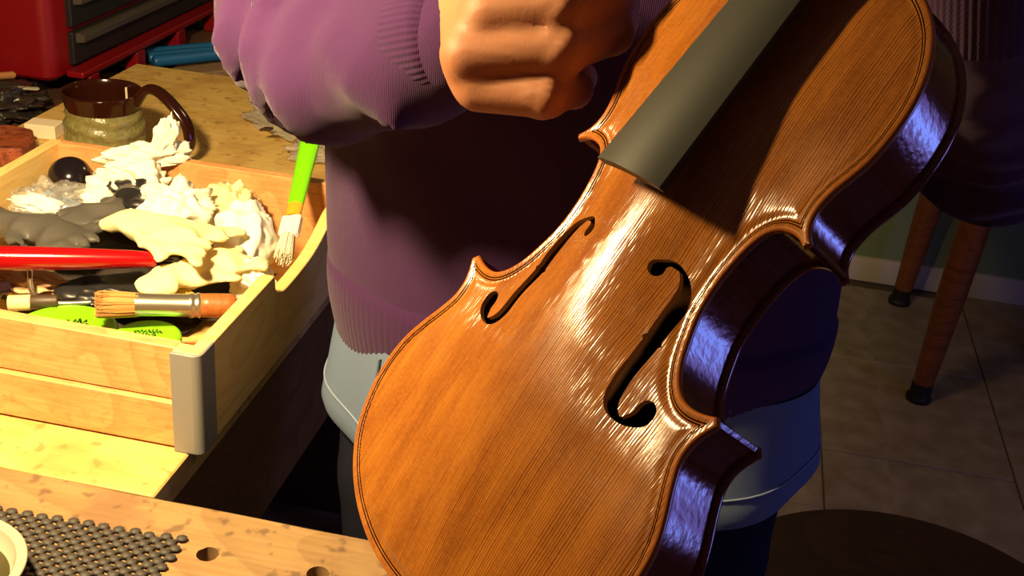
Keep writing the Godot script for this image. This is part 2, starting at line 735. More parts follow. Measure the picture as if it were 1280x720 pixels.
func f_hole() -> PackedVector2Array:
	var p := PackedVector2Array()
	# upper eye, running round from its top to the notch
	for k in 13:
		var a := deg_to_rad(110 + 22 * k)
		p.append(Vector2(24.2, 188.6) + Vector2(cos(a), sin(a)) * 3.7)
	p.append_array(catmull(PackedVector2Array([Vector2(27.6, 190.6), Vector2(29.0, 192.4), Vector2(33.2, 192.4)]), 3))
	p.append_array(catmull(PackedVector2Array([Vector2(33.2, 192.2), Vector2(36.0, 188.2), Vector2(37.2, 182.5), Vector2(37.4, 174), Vector2(37.7, 163.2)]), 5))
	p.append(Vector2(36.6, 161.6))
	p.append_array(catmull(PackedVector2Array([Vector2(37.8, 160.2), Vector2(38.6, 150), Vector2(38.8, 141), Vector2(39.6, 134.2), Vector2(42, 129.2), Vector2(46.5, 126.2), Vector2(52.5, 125.6), Vector2(58.5, 127.2), Vector2(63.2, 130.4), Vector2(64.9, 134.8), Vector2(63.9, 138.8), Vector2(60.6, 140.9), Vector2(57, 139.9), Vector2(55.3, 136.6), Vector2(55.0, 132.8), Vector2(52.4, 128.4)]), 5))
	p.append_array(catmull(PackedVector2Array([Vector2(51.6, 128.4), Vector2(48.6, 131.0), Vector2(46.8, 136), Vector2(46.2, 145), Vector2(45.9, 160.4)]), 5))
	p.append(Vector2(46.9, 161.6))
	p.append_array(catmull(PackedVector2Array([Vector2(45.9, 163), Vector2(46.3, 172), Vector2(46.0, 179.5), Vector2(43.6, 186.4), Vector2(38.6, 191.9), Vector2(31.5, 195.0), Vector2(26.5, 194.4)]), 5))
	return p

func violin_textures() -> void:
	# spruce: annual rings run along the violin; u across (220 mm), v along (370 mm)
	var w := 1792
	var h := 512
	var rng := RandomNumberGenerator.new()
	rng.seed = 11
	var ring := PackedFloat32Array()
	ring.resize(w + 64)
	var x := 0.0
	while x < w + 64:
		var mm := absf((x / w) - 0.5) * 220.0
		var width := (1.12 + 0.5 * mm / 105.0) * rng.randf_range(0.75, 1.25) * w / 220.0
		var deep := rng.randf_range(0.55, 1.0)
		for k in range(int(x), mini(int(x + width), w + 64)):
			var t := (k - x) / width
			ring[k] = deep * (0.25 * smoothstep(0.1, 0.6, t) + 0.75 * smoothstep(0.55, 0.82, t)) * (1.0 - smoothstep(0.92, 1.0, t))
		x += width
	var low := noise(3, 0.004, 3)
	var fl := noise(5, 1.0, 3)
	var dash := noise(9, 1.0, 2)
	var silk := noise(17, 1.0, 2)
	var color := PackedByteArray()
	var relief := PackedByteArray()
	color.resize(w * h * 3)
	relief.resize(w * h)
	var light := Vector3(0.71, 0.44, 0.14)
	var dark := Vector3(0.37, 0.165, 0.045)
	var k3 := 0
	for yy in h:
		var wob := low.get_noise_2d(yy * 0.7, 3.0) * 9.0 + 16.0
		for xx in w:
			var q := xx + wob
			var r := lerpf(ring[int(q)], ring[int(q) + 1], q - int(q))
			var a := fl.get_noise_2d(xx * 0.006, yy * 0.012)
			var b := dash.get_noise_2d(xx * 0.26, yy * 0.055)
			var s := silk.get_noise_2d(xx * 0.02, yy * 0.42)
			var t := clampf(r * 0.80 + a * 0.26 + b * 0.12 + s * 0.12 + 0.10, 0.0, 1.0)
			var c := light.lerp(dark, t)
			color[k3] = int(c.x * 255.0)
			color[k3 + 1] = int(c.y * 255.0)
			color[k3 + 2] = int(c.z * 255.0)
			relief[k3 / 3] = int(clampf(0.30 + 0.50 * r + 0.22 * b + 0.05 * s, 0.0, 1.0) * 255.0)
			k3 += 3
	M.spruce = mat(Color.WHITE, 0.2, 0.0, 0.65)
	M.spruce.albedo_texture = ImageTexture.create_from_image(Image.create_from_data(w, h, false, Image.FORMAT_RGB8, color))
	bump(M.spruce, ImageTexture.create_from_image(Image.create_from_data(w, h, false, Image.FORMAT_L8, relief)), SPRUCE_RELIEF)
	var flame := noise(31, 1.0, 2)
	M.maple = mat(Color.WHITE, 0.15, 0.0, 0.6)
	tri(M.maple, image_of(256, 256, func(px, py):
		var u: float = flame.get_noise_2d(px * 0.012, py * 0.10)
		return Color(0.47, 0.18, 0.11).lerp(Color(0.38, 0.13, 0.085), clampf(u * 1.3 + 0.5, 0.0, 1.0))), 12.0)
	var lumps := noise(37, 0.06, 3)
	bump(M.maple, image_of(256, 256, func(px, py):
		var q: float = lumps.get_noise_2d(px, py) * 0.5 + 0.5
		return Color(q, q, q)), 0.012)
	M.edge = mat(Color(0.70, 0.39, 0.13), 0.25, 0.0, 0.6)
	M.raw_edge = mat(rgb(186, 140, 86), 0.7)
	M.purfling = mat(rgb(38, 20, 10), 0.4)
	M.ebony = bump(mat(rgb(60, 62, 55), 0.5), mottled(41, Color.BLACK, Color.WHITE, 0.2), 0.002, 40.0)
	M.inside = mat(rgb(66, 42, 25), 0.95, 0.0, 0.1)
	M.neck = mat(rgb(150, 82, 36), 0.35)

const SPRUCE_RELIEF := 0.013

func edge_strip(g: Geo, rim: Array, z_of: Callable) -> void:
	# rim: [[inset mm, z mm] ...] swept round the whole outline
	var rows := []
	for r in rim:
		var ring := PackedVector3Array()
		for p in inset(r[0]):
			ring.append(Vector3(p.x, p.y, z_of.call(r[1])) * MM)
		rows.append(ring)
	var m: int = rows[0].size()
	# split at the sharp corners so that they stay crisp
	var from := 0
	var cuts := []
	for i in m:
		var a := (outline[i] - outline[(i + m - 1) % m]).normalized()
		var b := (outline[(i + 1) % m] - outline[i]).normalized()
		if a.dot(b) < 0.75:
			cuts.append(i)
	for c in cuts.size():
		var i0: int = cuts[c]
		var i1: int = cuts[(c + 1) % cuts.size()]
		if i1 <= i0:
			i1 += m
		var seg := []
		for row in rows:
			var piece := PackedVector3Array()
			for i in range(i0, i1 + 1):
				piece.append(row[i % m])
			seg.append(piece)
		var ii := g.ix.size()
		var iv := g.v.size()
		g.grid(seg, false, false)
		# face outwards
		var sum := 0.0
		var wide: int = seg[0].size()
		for j in wide:
			sum += g.n[iv + 3 * wide + j].dot(seg[3][j] - seg[0][j])
		if sum < 0.0:
			for k in range(ii, g.ix.size(), 3):
				var t := g.ix[k + 1]
				g.ix[k + 1] = g.ix[k + 2]
				g.ix[k + 2] = t
			for k in range(iv, g.v.size()):
				g.n[k] = -g.n[k]

func ribbon(g: Geo, path: PackedVector2Array, wide: float, hs: PackedFloat32Array, lift: float) -> void:
	var m := path.size()
	var iv := g.v.size()
	for i in m:
		var t := (path[(i + 1) % m] - path[(i + m - 1) % m]).normalized()
		var s := Vector2(-t.y, t.x) * wide / 2.0
		for e in [[-1.0, 0.0], [0.0, lift], [1.0, 0.0]]:
			var p: Vector2 = path[i] + s * e[0]
			g.v.append(Vector3(p.x, p.y, height_at(hs, p) + 0.02 + e[1]) * MM)
			g.n.append(Vector3(s.x * e[0], s.y * e[0], wide / 2.0).normalized())
			g.uv.append(Vector2.ZERO)
	for i in m:
		var a := iv + i * 3
		var b := iv + (i + 1) % m * 3
		for k in 2:
			g.ix.append_array(PackedInt32Array([a + k, b + k + 1, b + k, a + k, a + k + 1, b + k + 1]))

func violin() -> void:
	violin_outline()
	violin_textures()
	var vb := Basis(Vector3(0.69605, 0.04009, 0.71687), Vector3(0.42591, 0.78074, -0.45721), Vector3(-0.57802, 0.62356, 0.52637))
	var t := thing("violin", "unstrung violin with glossy orange-brown varnish held up slantwise in front of the person", "violin", Vector3(-0.1099, 1.1357, -0.4044), vb.orthonormalized())
	var fr := f_hole()
	var fl := PackedVector2Array()
	for i in range(fr.size() - 1, -1, -1):
		fl.append(Vector2(-fr[i].x, fr[i].y))
	var hs := plate_heights(14.8)
	var in16 := inset(1.6)
	var top := Geo.new()
	clipped(top, in16, [fr, fl], plate_lo, plate_nx, plate_ny, CELL, hs, func(p): return Vector2((p.x + 110.0) / 220.0, p.y / 370.0))
	for i in top.v.size():
		top.v[i] *= MM
	part(t, "top_plate", top, M.spruce)
	# rounded overhanging edge of the top, and the back's
	for s in 2:
		var e := Geo.new()
		var z_of := func(z): return z if s == 0 else -37.5 - z
		edge_strip(e, [[3.4, -4.2], [1.0, -3.9], [0.3, -3.3], [0.0, -2.4], [0.1, -1.4], [0.5, -0.6], [1.0, -0.15], [1.62, 0.0]], z_of)
		part(t, "plate_edge", e, M.edge if s == 0 else M.maple)
	# the back, seen only along its rim
	var bh := plate_heights(14.0)
	for i in bh.size():
		bh[i] = -37.5 - bh[i]
	var back := Geo.new()
	clipped(back, in16, [], plate_lo, plate_nx, plate_ny, CELL, bh, func(p): return p / 300.0, -1.0)
	for i in back.v.size():
		back.v[i] *= MM
	part(t, "back_plate", back, M.maple)
	# bare wood inside: underside of the top and the hollow of the back
	var under := Geo.new()
	var uh := hs.duplicate()
	for i in uh.size():
		uh[i] -= 2.8
	clipped(under, inset(3.0), [fr, fl], plate_lo, plate_nx, plate_ny, CELL, uh, func(p): return p / 300.0, -1.0)
	for i in uh.size():
		uh[i] = bh[i] + 3.2
	clipped(under, inset(3.0), [], plate_lo, plate_nx, plate_ny, CELL, uh, func(p): return p / 300.0)
	for i in under.v.size():
		under.v[i] *= MM
	part(t, "inside", under, M.inside)
	# cut edges of the sound holes, and inside faces just below
	for f in [fr, fl]:
		var g := Geo.new()
		var a := PackedVector3Array()
		var b := PackedVector3Array()
		for p in f:
			var z := height_at(hs, p)
			a.append(Vector3(p.x, p.y, z) * MM)
			b.append(Vector3(p.x, p.y, z - 2.8) * MM)
		g.grid([a, b], true)
		part(t, "sound_hole_edge", g, M.raw_edge)
	# purfling: two dark lines let in along the edge, stopping at the outline's corners
	for d in [3.7, 4.9]:
		var polys := Geometry2D.offset_polygon(outline, -d, Geometry2D.JOIN_MITER)
		var path: PackedVector2Array = polys[0]
		var even := PackedVector2Array()
		for i in path.size():
			var p := path[i]
			var q := path[(i + 1) % path.size()]
			var m := maxi(1, roundi(p.distance_to(q) / 1.5))
			for k in m:
				even.append(p.lerp(q, float(k) / m))
		var g := Geo.new()
		ribbon(g, even, 0.55, hs, 0.05)
		part(t, "purfling", g, M.purfling)
	# ribs: five bent strips between the corners, set in under the overhang
	var strips := [half_c[1], half_c[2]]
	for k in 2:
		var mir := PackedVector2Array()
		for p in half_c[k + 1]:
			mir.append(Vector2(-p.x, p.y))
		mir.reverse()
		strips.append(mir)
	var low: PackedVector2Array = half_c[0].duplicate()
	low.reverse()
	for i in range(1, half_c[0].size()):
		low.append(Vector2(-half_c[0][i].x, half_c[0][i].y))
	strips.append(low)
	for st in strips:
		var g := Geo.new()
		var rows := [PackedVector3Array(), PackedVector3Array(), PackedVector3Array(), PackedVector3Array()]
		for i in st.size():
			var tg: Vector2 = (st[mini(i + 1, st.size() - 1)] - st[maxi(i - 1, 0)]).normalized()
			var nn := Vector2(-tg.y, tg.x)
			var p: Vector2 = st[i]
			if Geometry2D.is_point_in_polygon(p - nn * 2.0, outline) and not Geometry2D.is_point_in_polygon(p + nn * 2.0, outline):
				nn = -nn
			p += nn * 2.4
			if i == 0:
				p += tg * 1.4
			elif i == st.size() - 1:
				p -= tg * 1.4
			for z in 4:
				rows[z].append(Vector3(p.x, p.y, [-3.0, -13.0, -24.0, -34.5][z]) * MM)
		g.grid(rows, false, false)
		part(t, "rib", g, M.maple)
	# corner blocks' mitre lines
	for c in [[half_c[0][-1], half_c[1][0]], [half_c[1][-1], half_c[2][0]]]:
		for sx in [1.0, -1.0]:
			var m: Vector2 = (c[0] + c[1]) / 2.0
			var inward: Vector2 = (Vector2(68, 142 if m.y < 190 else 238) - m).normalized()
			m += inward * 2.6
			var g := Geo.new()
			g.box(Vector3(m.x * sx, m.y, -18.7) * MM, Vector3(2.8, 2.8, 31) * MM, 0.0004, Basis(Vector3.BACK, atan2(inward.y, inward.x * sx)))
			part(t, "rib_corner", g, M.maple)
	# neck, heel, fingerboard, nut, pegbox and scroll
	var fb := Geo.new()
	var rows := []
	for i in 28:
		var y := 215.5 + 272.0 * i / 27.0
		var hw := lerpf(21.6, 12.0, i / 27.0)
		var z0 := 30.0 - (y - 215.5) * 0.088
		var ring := PackedVector3Array()
		for k in 13:
			var xx := -hw + 2.0 * hw * k / 12.0
			ring.append(Vector3(xx, y, z0 + (sqrt(42.0 * 42.0 - xx * xx) - sqrt(42.0 * 42.0 - hw * hw))) * MM)
		ring.append(Vector3(hw - 0.3, y, z0 - 4.6) * MM)
		for k in 7:
			var xx := hw - 2.2 - 2.0 * (hw - 2.2) * k / 6.0
			var hollow := 3.4 * (1.0 - pow(xx / hw, 2.0)) if y < 350 else 0.0
			ring.append(Vector3(xx, y, z0 - 5.2 + hollow) * MM)
		ring.append(Vector3(-hw + 0.3, y, z0 - 4.6) * MM)
		rows.append(ring)
	# hard edges between the playing surface, the sides and the underside
	for span in [[0, 13], [12, 15], [14, 21], [20, 23]]:
		var seg := []
		for r in rows:
			var piece := PackedVector3Array()
			for k in range(span[0], span[1]):
				piece.append(r[k % r.size()])
			seg.append(piece)
		fb.grid(seg, false, false)
	fb.fan(rows[0], rows[5][0])
	fb.fan(rows[-1], rows[-5][0])
	part(t, "fingerboard", fb, M.ebony)
	var nk := Geo.new()
	rows = []
	for i in 15:
		var y: float = [347, 352, 357, 361, 364, 368, 374, 382, 395, 420, 445, 465, 480, 488, 494][i]
		var hw := lerpf(16.5, 11.6, clampf((y - 347.0) / 140.0, 0, 1))
		var zt := 30.0 - 4.9 - (y - 215.5) * 0.088
		var deep: float = [30, 33, 38, 42, 40, 33, 24, 18, 15, 14, 14, 13.5, 14, 17, 20][i]
		var ring := PackedVector3Array()
		for k in 17:
			var a := PI * k / 16.0
			ring.append(Vector3(cos(a) * hw, y, zt - sin(a) * deep) * MM)
		rows.append(ring)
	nk.grid(rows, true)
	nk.fan(rows[0], rows[3][8])
	nk.fan(rows[-1], rows[-3][8])
	part(t, "neck", nk, M.neck)
	var nut := Geo.new()
	nut.box(Vector3(0, 490, 5.4) * MM, Vector3(24, 5, 8) * MM, 0.0008)
	part(t, "nut", nut, M.ebony)
	var pb := Geo.new()
	pb.tube(PackedVector3Array([Vector3(0, 0.493, -0.008), Vector3(0, 0.53, -0.013), Vector3(0, 0.565, -0.020), Vector3(0, 0.59, -0.024)]), PackedFloat32Array([0.0115, 0.0105, 0.0095, 0.008]), 12)
	part(t, "pegbox", pb, M.neck)
	var sc := Geo.new()
	var turn := PackedVector3Array()
	var rad := PackedFloat32Array()
	for i in 40:
		var a := 0.6 - i * 0.38
		var r := 0.0195 * pow(1.0 - i / 46.0, 1.2)
		turn.append(Vector3((0.004 + 0.011 * i / 39.0), 0.60 + cos(a) * r, -0.030 + sin(a) * r))
		rad.append(0.0075 * (1.0 - 0.5 * i / 39.0))
	sc.tube(turn, rad, 8)
	for i in turn.size():
		turn[i].x = -turn[i].x
	sc.tube(turn, rad, 8)
	part(t, "scroll", sc, M.neck)

# ---------------------------------------------------------------- the person
const BODY := Vector3(-0.095, 0, -0.90)
var sweater_noise := noise(71, 9.0, 2)
var fold_noise := noise(73, 5.0, 2)
var arm_right := [[Vector3(-0.285, 1.425, -0.925), Vector3(-0.3213, 1.2759, -0.8170), 0.068, 0.044], [Vector3(-0.3213, 1.2759, -0.8170), Vector3(-0.1504, 1.3229, -0.6826), 0.042, 0.0385], [Vector3(-0.3213, 1.2759, -0.8170), Vector3(-0.2623, 1.2646, -0.7423), 0.040, 0.038], [Vector3(-0.2623, 1.2646, -0.7423), Vector3(-0.1867, 1.2925, -0.6954), 0.038, 0.035]]
var arm_left := [[Vector3(0.100, 1.425, -0.905), Vector3(0.2084, 1.2225, -0.9463), 0.070, 0.056], [Vector3(0.2084, 1.2225, -0.9463), Vector3(0.120, 1.420, -0.680), 0.056, 0.040]]

var sleeve_folds := [[Vector3(-0.2378, 1.3052, -0.6941), Vector3(-0.2136, 1.2880, -0.6761), 0.0104, 0.0130], [Vector3(-0.2136, 1.2880, -0.6761), Vector3(-0.1901, 1.2707, -0.6648), 0.0130, 0.0091], [Vector3(-0.2800, 1.2855, -0.7314), Vector3(-0.2685, 1.2608, -0.7099), 0.0112, 0.0140], [Vector3(-0.2685, 1.2608, -0.7099), Vector3(-0.2613, 1.2420, -0.7110), 0.0140, 0.0098], [Vector3(-0.3046, 1.3125, -0.7508), Vector3(-0.3085, 1.2827, -0.7388), 0.0096, 0.0120], [Vector3(-0.3085, 1.2827, -0.7388), Vector3(-0.2979, 1.2547, -0.7324), 0.0120, 0.0084], [Vector3(-0.3371, 1.3031, -0.7780), Vector3(-0.3416, 1.2743, -0.7675), 0.0088, 0.0110], [Vector3(-0.3416, 1.2743, -0.7675), Vector3(-0.3300, 1.2481, -0.7610), 0.0110, 0.0077], [Vector3(-0.2556, 1.3273, -0.7324), Vector3(-0.2690, 1.3083, -0.7298), 0.0088, 0.0110], [Vector3(-0.2690, 1.3083, -0.7298), Vector3(-0.2838, 1.2881, -0.7298), 0.0110, 0.0077]]

var sleeve_grooves := [[Vector3(-0.3615, 1.2811, -0.8024), Vector3(-0.3547, 1.2469, -0.7901), 0.0030, 0.0030], [Vector3(-0.3547, 1.2469, -0.7901), Vector3(-0.3395, 1.2331, -0.7768), 0.0030, 0.0030], [Vector3(-0.3022, 1.2986, -0.7556), Vector3(-0.2919, 1.2659, -0.7390), 0.0030, 0.0030], [Vector3(-0.2919, 1.2659, -0.7390), Vector3(-0.2788, 1.2393, -0.7224), 0.0030, 0.0030], [Vector3(-0.3308, 1.2976, -0.7819), Vector3(-0.3315, 1.2692, -0.7711), 0.0030, 0.0030], [Vector3(-0.3315, 1.2692, -0.7711), Vector3(-0.3194, 1.2439, -0.7607), 0.0030, 0.0030]]

func torso_x(y: float) -> float:
	return table(y, [1.0, 1.1, 1.22, 1.34, 1.43, 1.50], [0.208, 0.214, 0.216, 0.218, 0.195, 0.10])

func torso_z(y: float) -> float:
	return table(y, [1.0, 1.1, 1.22, 1.34, 1.43, 1.50], [0.128, 0.132, 0.130, 0.126, 0.108, 0.08])

func sweater_sdf(p: Vector3) -> float:
	var q := p - BODY - Vector3(0, 0, 0.06 * smoothstep(1.10, 1.40, p.y))
	var d := ellipse(q.x, q.z, torso_x(p.y), torso_z(p.y))
	d = maxf(d, p.y - 1.50)
	d = maxf(d, 1.03 - p.y)
	if d < 0.12 and p.z > -0.95:
		d += 0.010 * fold_noise.get_noise_3d(p.x * 0.9 + p.y * 0.5, p.y * 0.6, p.z * 0.4)
	for a in [arm_right, arm_left]:
		var e := chain(p, a, 0.03)
		if e < 0.04:
			# cloth gathered across the arm at elbow and forearm
			var t: float = (p - a[1][0]).dot((a[1][1] - a[1][0]).normalized())
			var side: float = (p - a[1][0]).y * 0.5 - (p - a[1][0]).x * 0.1
			var k := exp(-pow((t - 0.03) / 0.085, 2.0))
			var w := sin(TAU * (t / 0.050 + side / 0.11 + 0.55 * fold_noise.get_noise_3dv(p * 1.4)))
			e -= 0.0035 * k * w + 0.0025 * fold_noise.get_noise_3dv(p * 3.0)
			if a == arm_right:
				e = smin(e, chain(p, sleeve_folds, 0.004), 0.012)
				e = -smin(-e, chain(p, sleeve_grooves, 0.004), 0.024)
		d = smin(d, e, 0.035)
	# collar opening round the neck
	d = maxf(d, 0.068 - Vector2(q.x, q.z).length() if p.y > 1.44 else -1.0)
	return d

func trousers_sdf(p: Vector3) -> float:
	var q := p - BODY
	var d := ellipse(q.x, q.z, table(p.y, [0.75, 0.92, 1.05], [0.185, 0.196, 0.185]), table(p.y, [0.75, 0.92, 1.05], [0.112, 0.118, 0.11]))
	d = maxf(d, maxf(p.y - 1.06, 0.80 - p.y))
	for s in [-1.0, 1.0]:
		d = smin(d, chain(q, [[Vector3(0.098 * s, 0.84, 0), Vector3(0.098 * s, 0.47, 0.012), 0.092, 0.072], [Vector3(0.098 * s, 0.47, 0.012), Vector3(0.10 * s, 0.06, -0.02), 0.072, 0.064]], 0.03), 0.04)
	d += 0.006 * fold_noise.get_noise_3d(p.x * 1.5, p.y * 3.0, p.z * 1.5)
	return maxf(d, 0.035 - p.y)

func head_sdf(p: Vector3) -> float:
	# head bowed over the work; p relative to the middle of the head, face towards +z
	var b := Basis(Vector3.RIGHT, 0.75)
	var h := (p - Vector3(-0.035, 1.565, -0.705)) * b
	var d := (h / Vector3(0.074, 0.098, 0.094)).length()
	d = (d - 1.0) * 0.078
	d = smin(d, chain(h, [[Vector3(0, -0.055, 0.035), Vector3(0, -0.095, 0.062), 0.056, 0.032]], 0.02), 0.035)
	d = smin(d, chain(h, [[Vector3(0, 0.012, 0.088), Vector3(0, -0.030, 0.112), 0.009, 0.0135], [Vector3(-0.012, -0.034, 0.098), Vector3(0.012, -0.034, 0.098), 0.008, 0.008]], 0.01), 0.012)
	for s in [-1.0, 1.0]:
		d = -smin(-d, (h - Vector3(0.031 * s, 0.008, 0.096)).length() - 0.014, 0.012)
		d = smin(d, (h - Vector3(0.031 * s, 0.006, 0.078)).length() - 0.0125, 0.002)
		d = smin(d, (h - Vector3(0.031 * s, 0.027, 0.082)).length() - 0.011, 0.014)
		var ear := (h - Vector3(0.080 * s, -0.005, -0.005)) / Vector3(0.012, 0.032, 0.02)
		d = smin(d, (ear.length() - 1.0) * 0.013, 0.006)
	d = smin(d, chain(h, [[Vector3(-0.018, -0.060, 0.093), Vector3(0.018, -0.060, 0.093), 0.006, 0.006]], 0.01), 0.006)
	d = smin(d, chain(h, [[Vector3(-0.016, -0.071, 0.090), Vector3(0.016, -0.071, 0.090), 0.0065, 0.0065]], 0.01), 0.005)
	d = smin(d, chain(p, [[Vector3(-0.045, 1.540, -0.750), Vector3(-0.092, 1.42, -0.86), 0.055, 0.066]], 0.02), 0.03)
	return d

# the fist that shows: back of the hand lit from the left, fingers running to the right and curling away
var wrist := Vector3(-0.1422, 1.3266, -0.6711)
var finger_rows := [
	[Vector3(-0.1151, 1.3794, -0.5980), Vector3(-0.0879, 1.3863, -0.5969), Vector3(-0.0725, 1.3832, -0.6272), Vector3(-0.0708, 1.3776, -0.6608)],
	[Vector3(-0.1208, 1.3592, -0.5859), Vector3(-0.0843, 1.3667, -0.5867), Vector3(-0.0631, 1.3668, -0.6207), Vector3(-0.0618, 1.3634, -0.6553)],
	[Vector3(-0.1288, 1.3388, -0.5767), Vector3(-0.0816, 1.3471, -0.5797), Vector3(-0.0612, 1.3500, -0.6149), Vector3(-0.0605, 1.3496, -0.6510)],
	[Vector3(-0.1218, 1.3221, -0.5764), Vector3(-0.0868, 1.3245, -0.5733), Vector3(-0.0758, 1.3231, -0.5970), Vector3(-0.0761, 1.3216, -0.6277)]]

func fist_sdf(p: Vector3) -> float:
	var d := chain(p, [[Vector3(-0.2004, 1.3080, -0.7121), wrist, 0.028, 0.027]], 0.01)
	d = smin(d, chain(p, [[wrist + Vector3(0.0042, 0.0190, 0.0000), Vector3(-0.1815, 1.3207, -0.7016), 0.024, 0.026]], 0.01), 0.015)
	for k in 4:
		var f: Array = finger_rows[k]
		var r: float = [0.0116, 0.0122, 0.0118, 0.0104][k]
		var m: Vector3 = f[0]
		var base := wrist + Vector3(0.003, 0.026 - 0.014 * k, 0.004)
		d = smin(d, chain(p, [[base, m + Vector3(-0.0032, 0.0000, -0.0063), 0.018, r + 0.0005]], 0.01), 0.016)
		# knuckle, and two creases at the middle joint
		var e := chain(p, [[m, f[1], r + 0.0006, r + 0.0006], [f[1], f[2], r, r - 0.0012], [f[2], f[3], r - 0.0012, r - 0.002]], 0.004)
		var t: float = (p - f[1]).dot((f[1] - m).normalized())
		e += 0.0005 * sin(t / 0.0036 * TAU) * exp(-pow(t / 0.007, 2.0))
		d = smin(d, e, 0.0042)
		if k > 0:
			# flesh between neighbouring fingers
			var back := Vector3(0.001, -0.002, -0.0055)
			var n0: Vector3 = finger_rows[k - 1][0]
			var n1: Vector3 = finger_rows[k - 1][1]
			d = smin(d, chain(p, [[(m + n0) / 2.0 + back, (f[1] + n1) / 2.0 + back * 1.3, 0.0100, 0.0080]], 0.004), 0.006)
	# thumb behind, closing against the fingers
	var th := chain(p, [[wrist + Vector3(0.0127, 0.0295, -0.0042), Vector3(-0.1245, 1.3692, -0.6457), 0.020, 0.0145], [Vector3(-0.1245, 1.3692, -0.6457), Vector3(-0.0949, 1.3808, -0.6372), 0.0135, 0.0118], [Vector3(-0.0949, 1.3808, -0.6372), Vector3(-0.0717, 1.3797, -0.6541), 0.0115, 0.009]], 0.006)
	d = smin(d, th, 0.008)
	# cupped palm
	d = smin(d, chain(p, [[wrist + Vector3(0.0127, -0.0084, -0.0042), Vector3(-0.1139, 1.3418, -0.6224), 0.020, 0.016]], 0.01), 0.012)
	return d

func left_hand_sdf(p: Vector3) -> float:
	# closed round the violin's neck, above the picture
	var c := Vector3(0.0775, 1.482, -0.6095)
	var ax := Vector3(0.426, 0.781, -0.457)
	var across := Vector3(0.696, 0.040, 0.717)
	var out := Vector3(-0.578, 0.624, 0.526)
	var palm := c + across * 0.042 - out * 0.018
	var d := chain(p, [[Vector3(0.130, 1.395, -0.690), Vector3(0.114, 1.440, -0.652), 0.028, 0.027], [Vector3(0.114, 1.440, -0.652), palm - ax * 0.01, 0.026, 0.022], [palm - ax * 0.026, palm + ax * 0.03, 0.018, 0.017]], 0.02)
	for k in 4:
		var b := c + ax * (-0.032 + 0.0215 * k)
		var r: float = [0.0090, 0.0102, 0.0104, 0.0100][k]
		d = smin(d, chain(p, [[b + across * 0.028 - out * 0.020, b - out * 0.044, r + 0.001, r], [b - out * 0.044, b - across * 0.026 - out * 0.026, r, r - 0.001], [b - across * 0.026 - out * 0.026, b - across * 0.024 - out * 0.002, r - 0.001, r - 0.002]], 0.004), 0.004)
	d = smin(d, chain(p, [[palm - ax * 0.005 + out * 0.010, c + across * 0.033 + out * 0.018 + ax * 0.02, 0.014, 0.0115], [c + across * 0.033 + out * 0.018 + ax * 0.02, c + across * 0.026 + out * 0.026 + ax * 0.042, 0.0112, 0.009]], 0.006), 0.007)
	return d

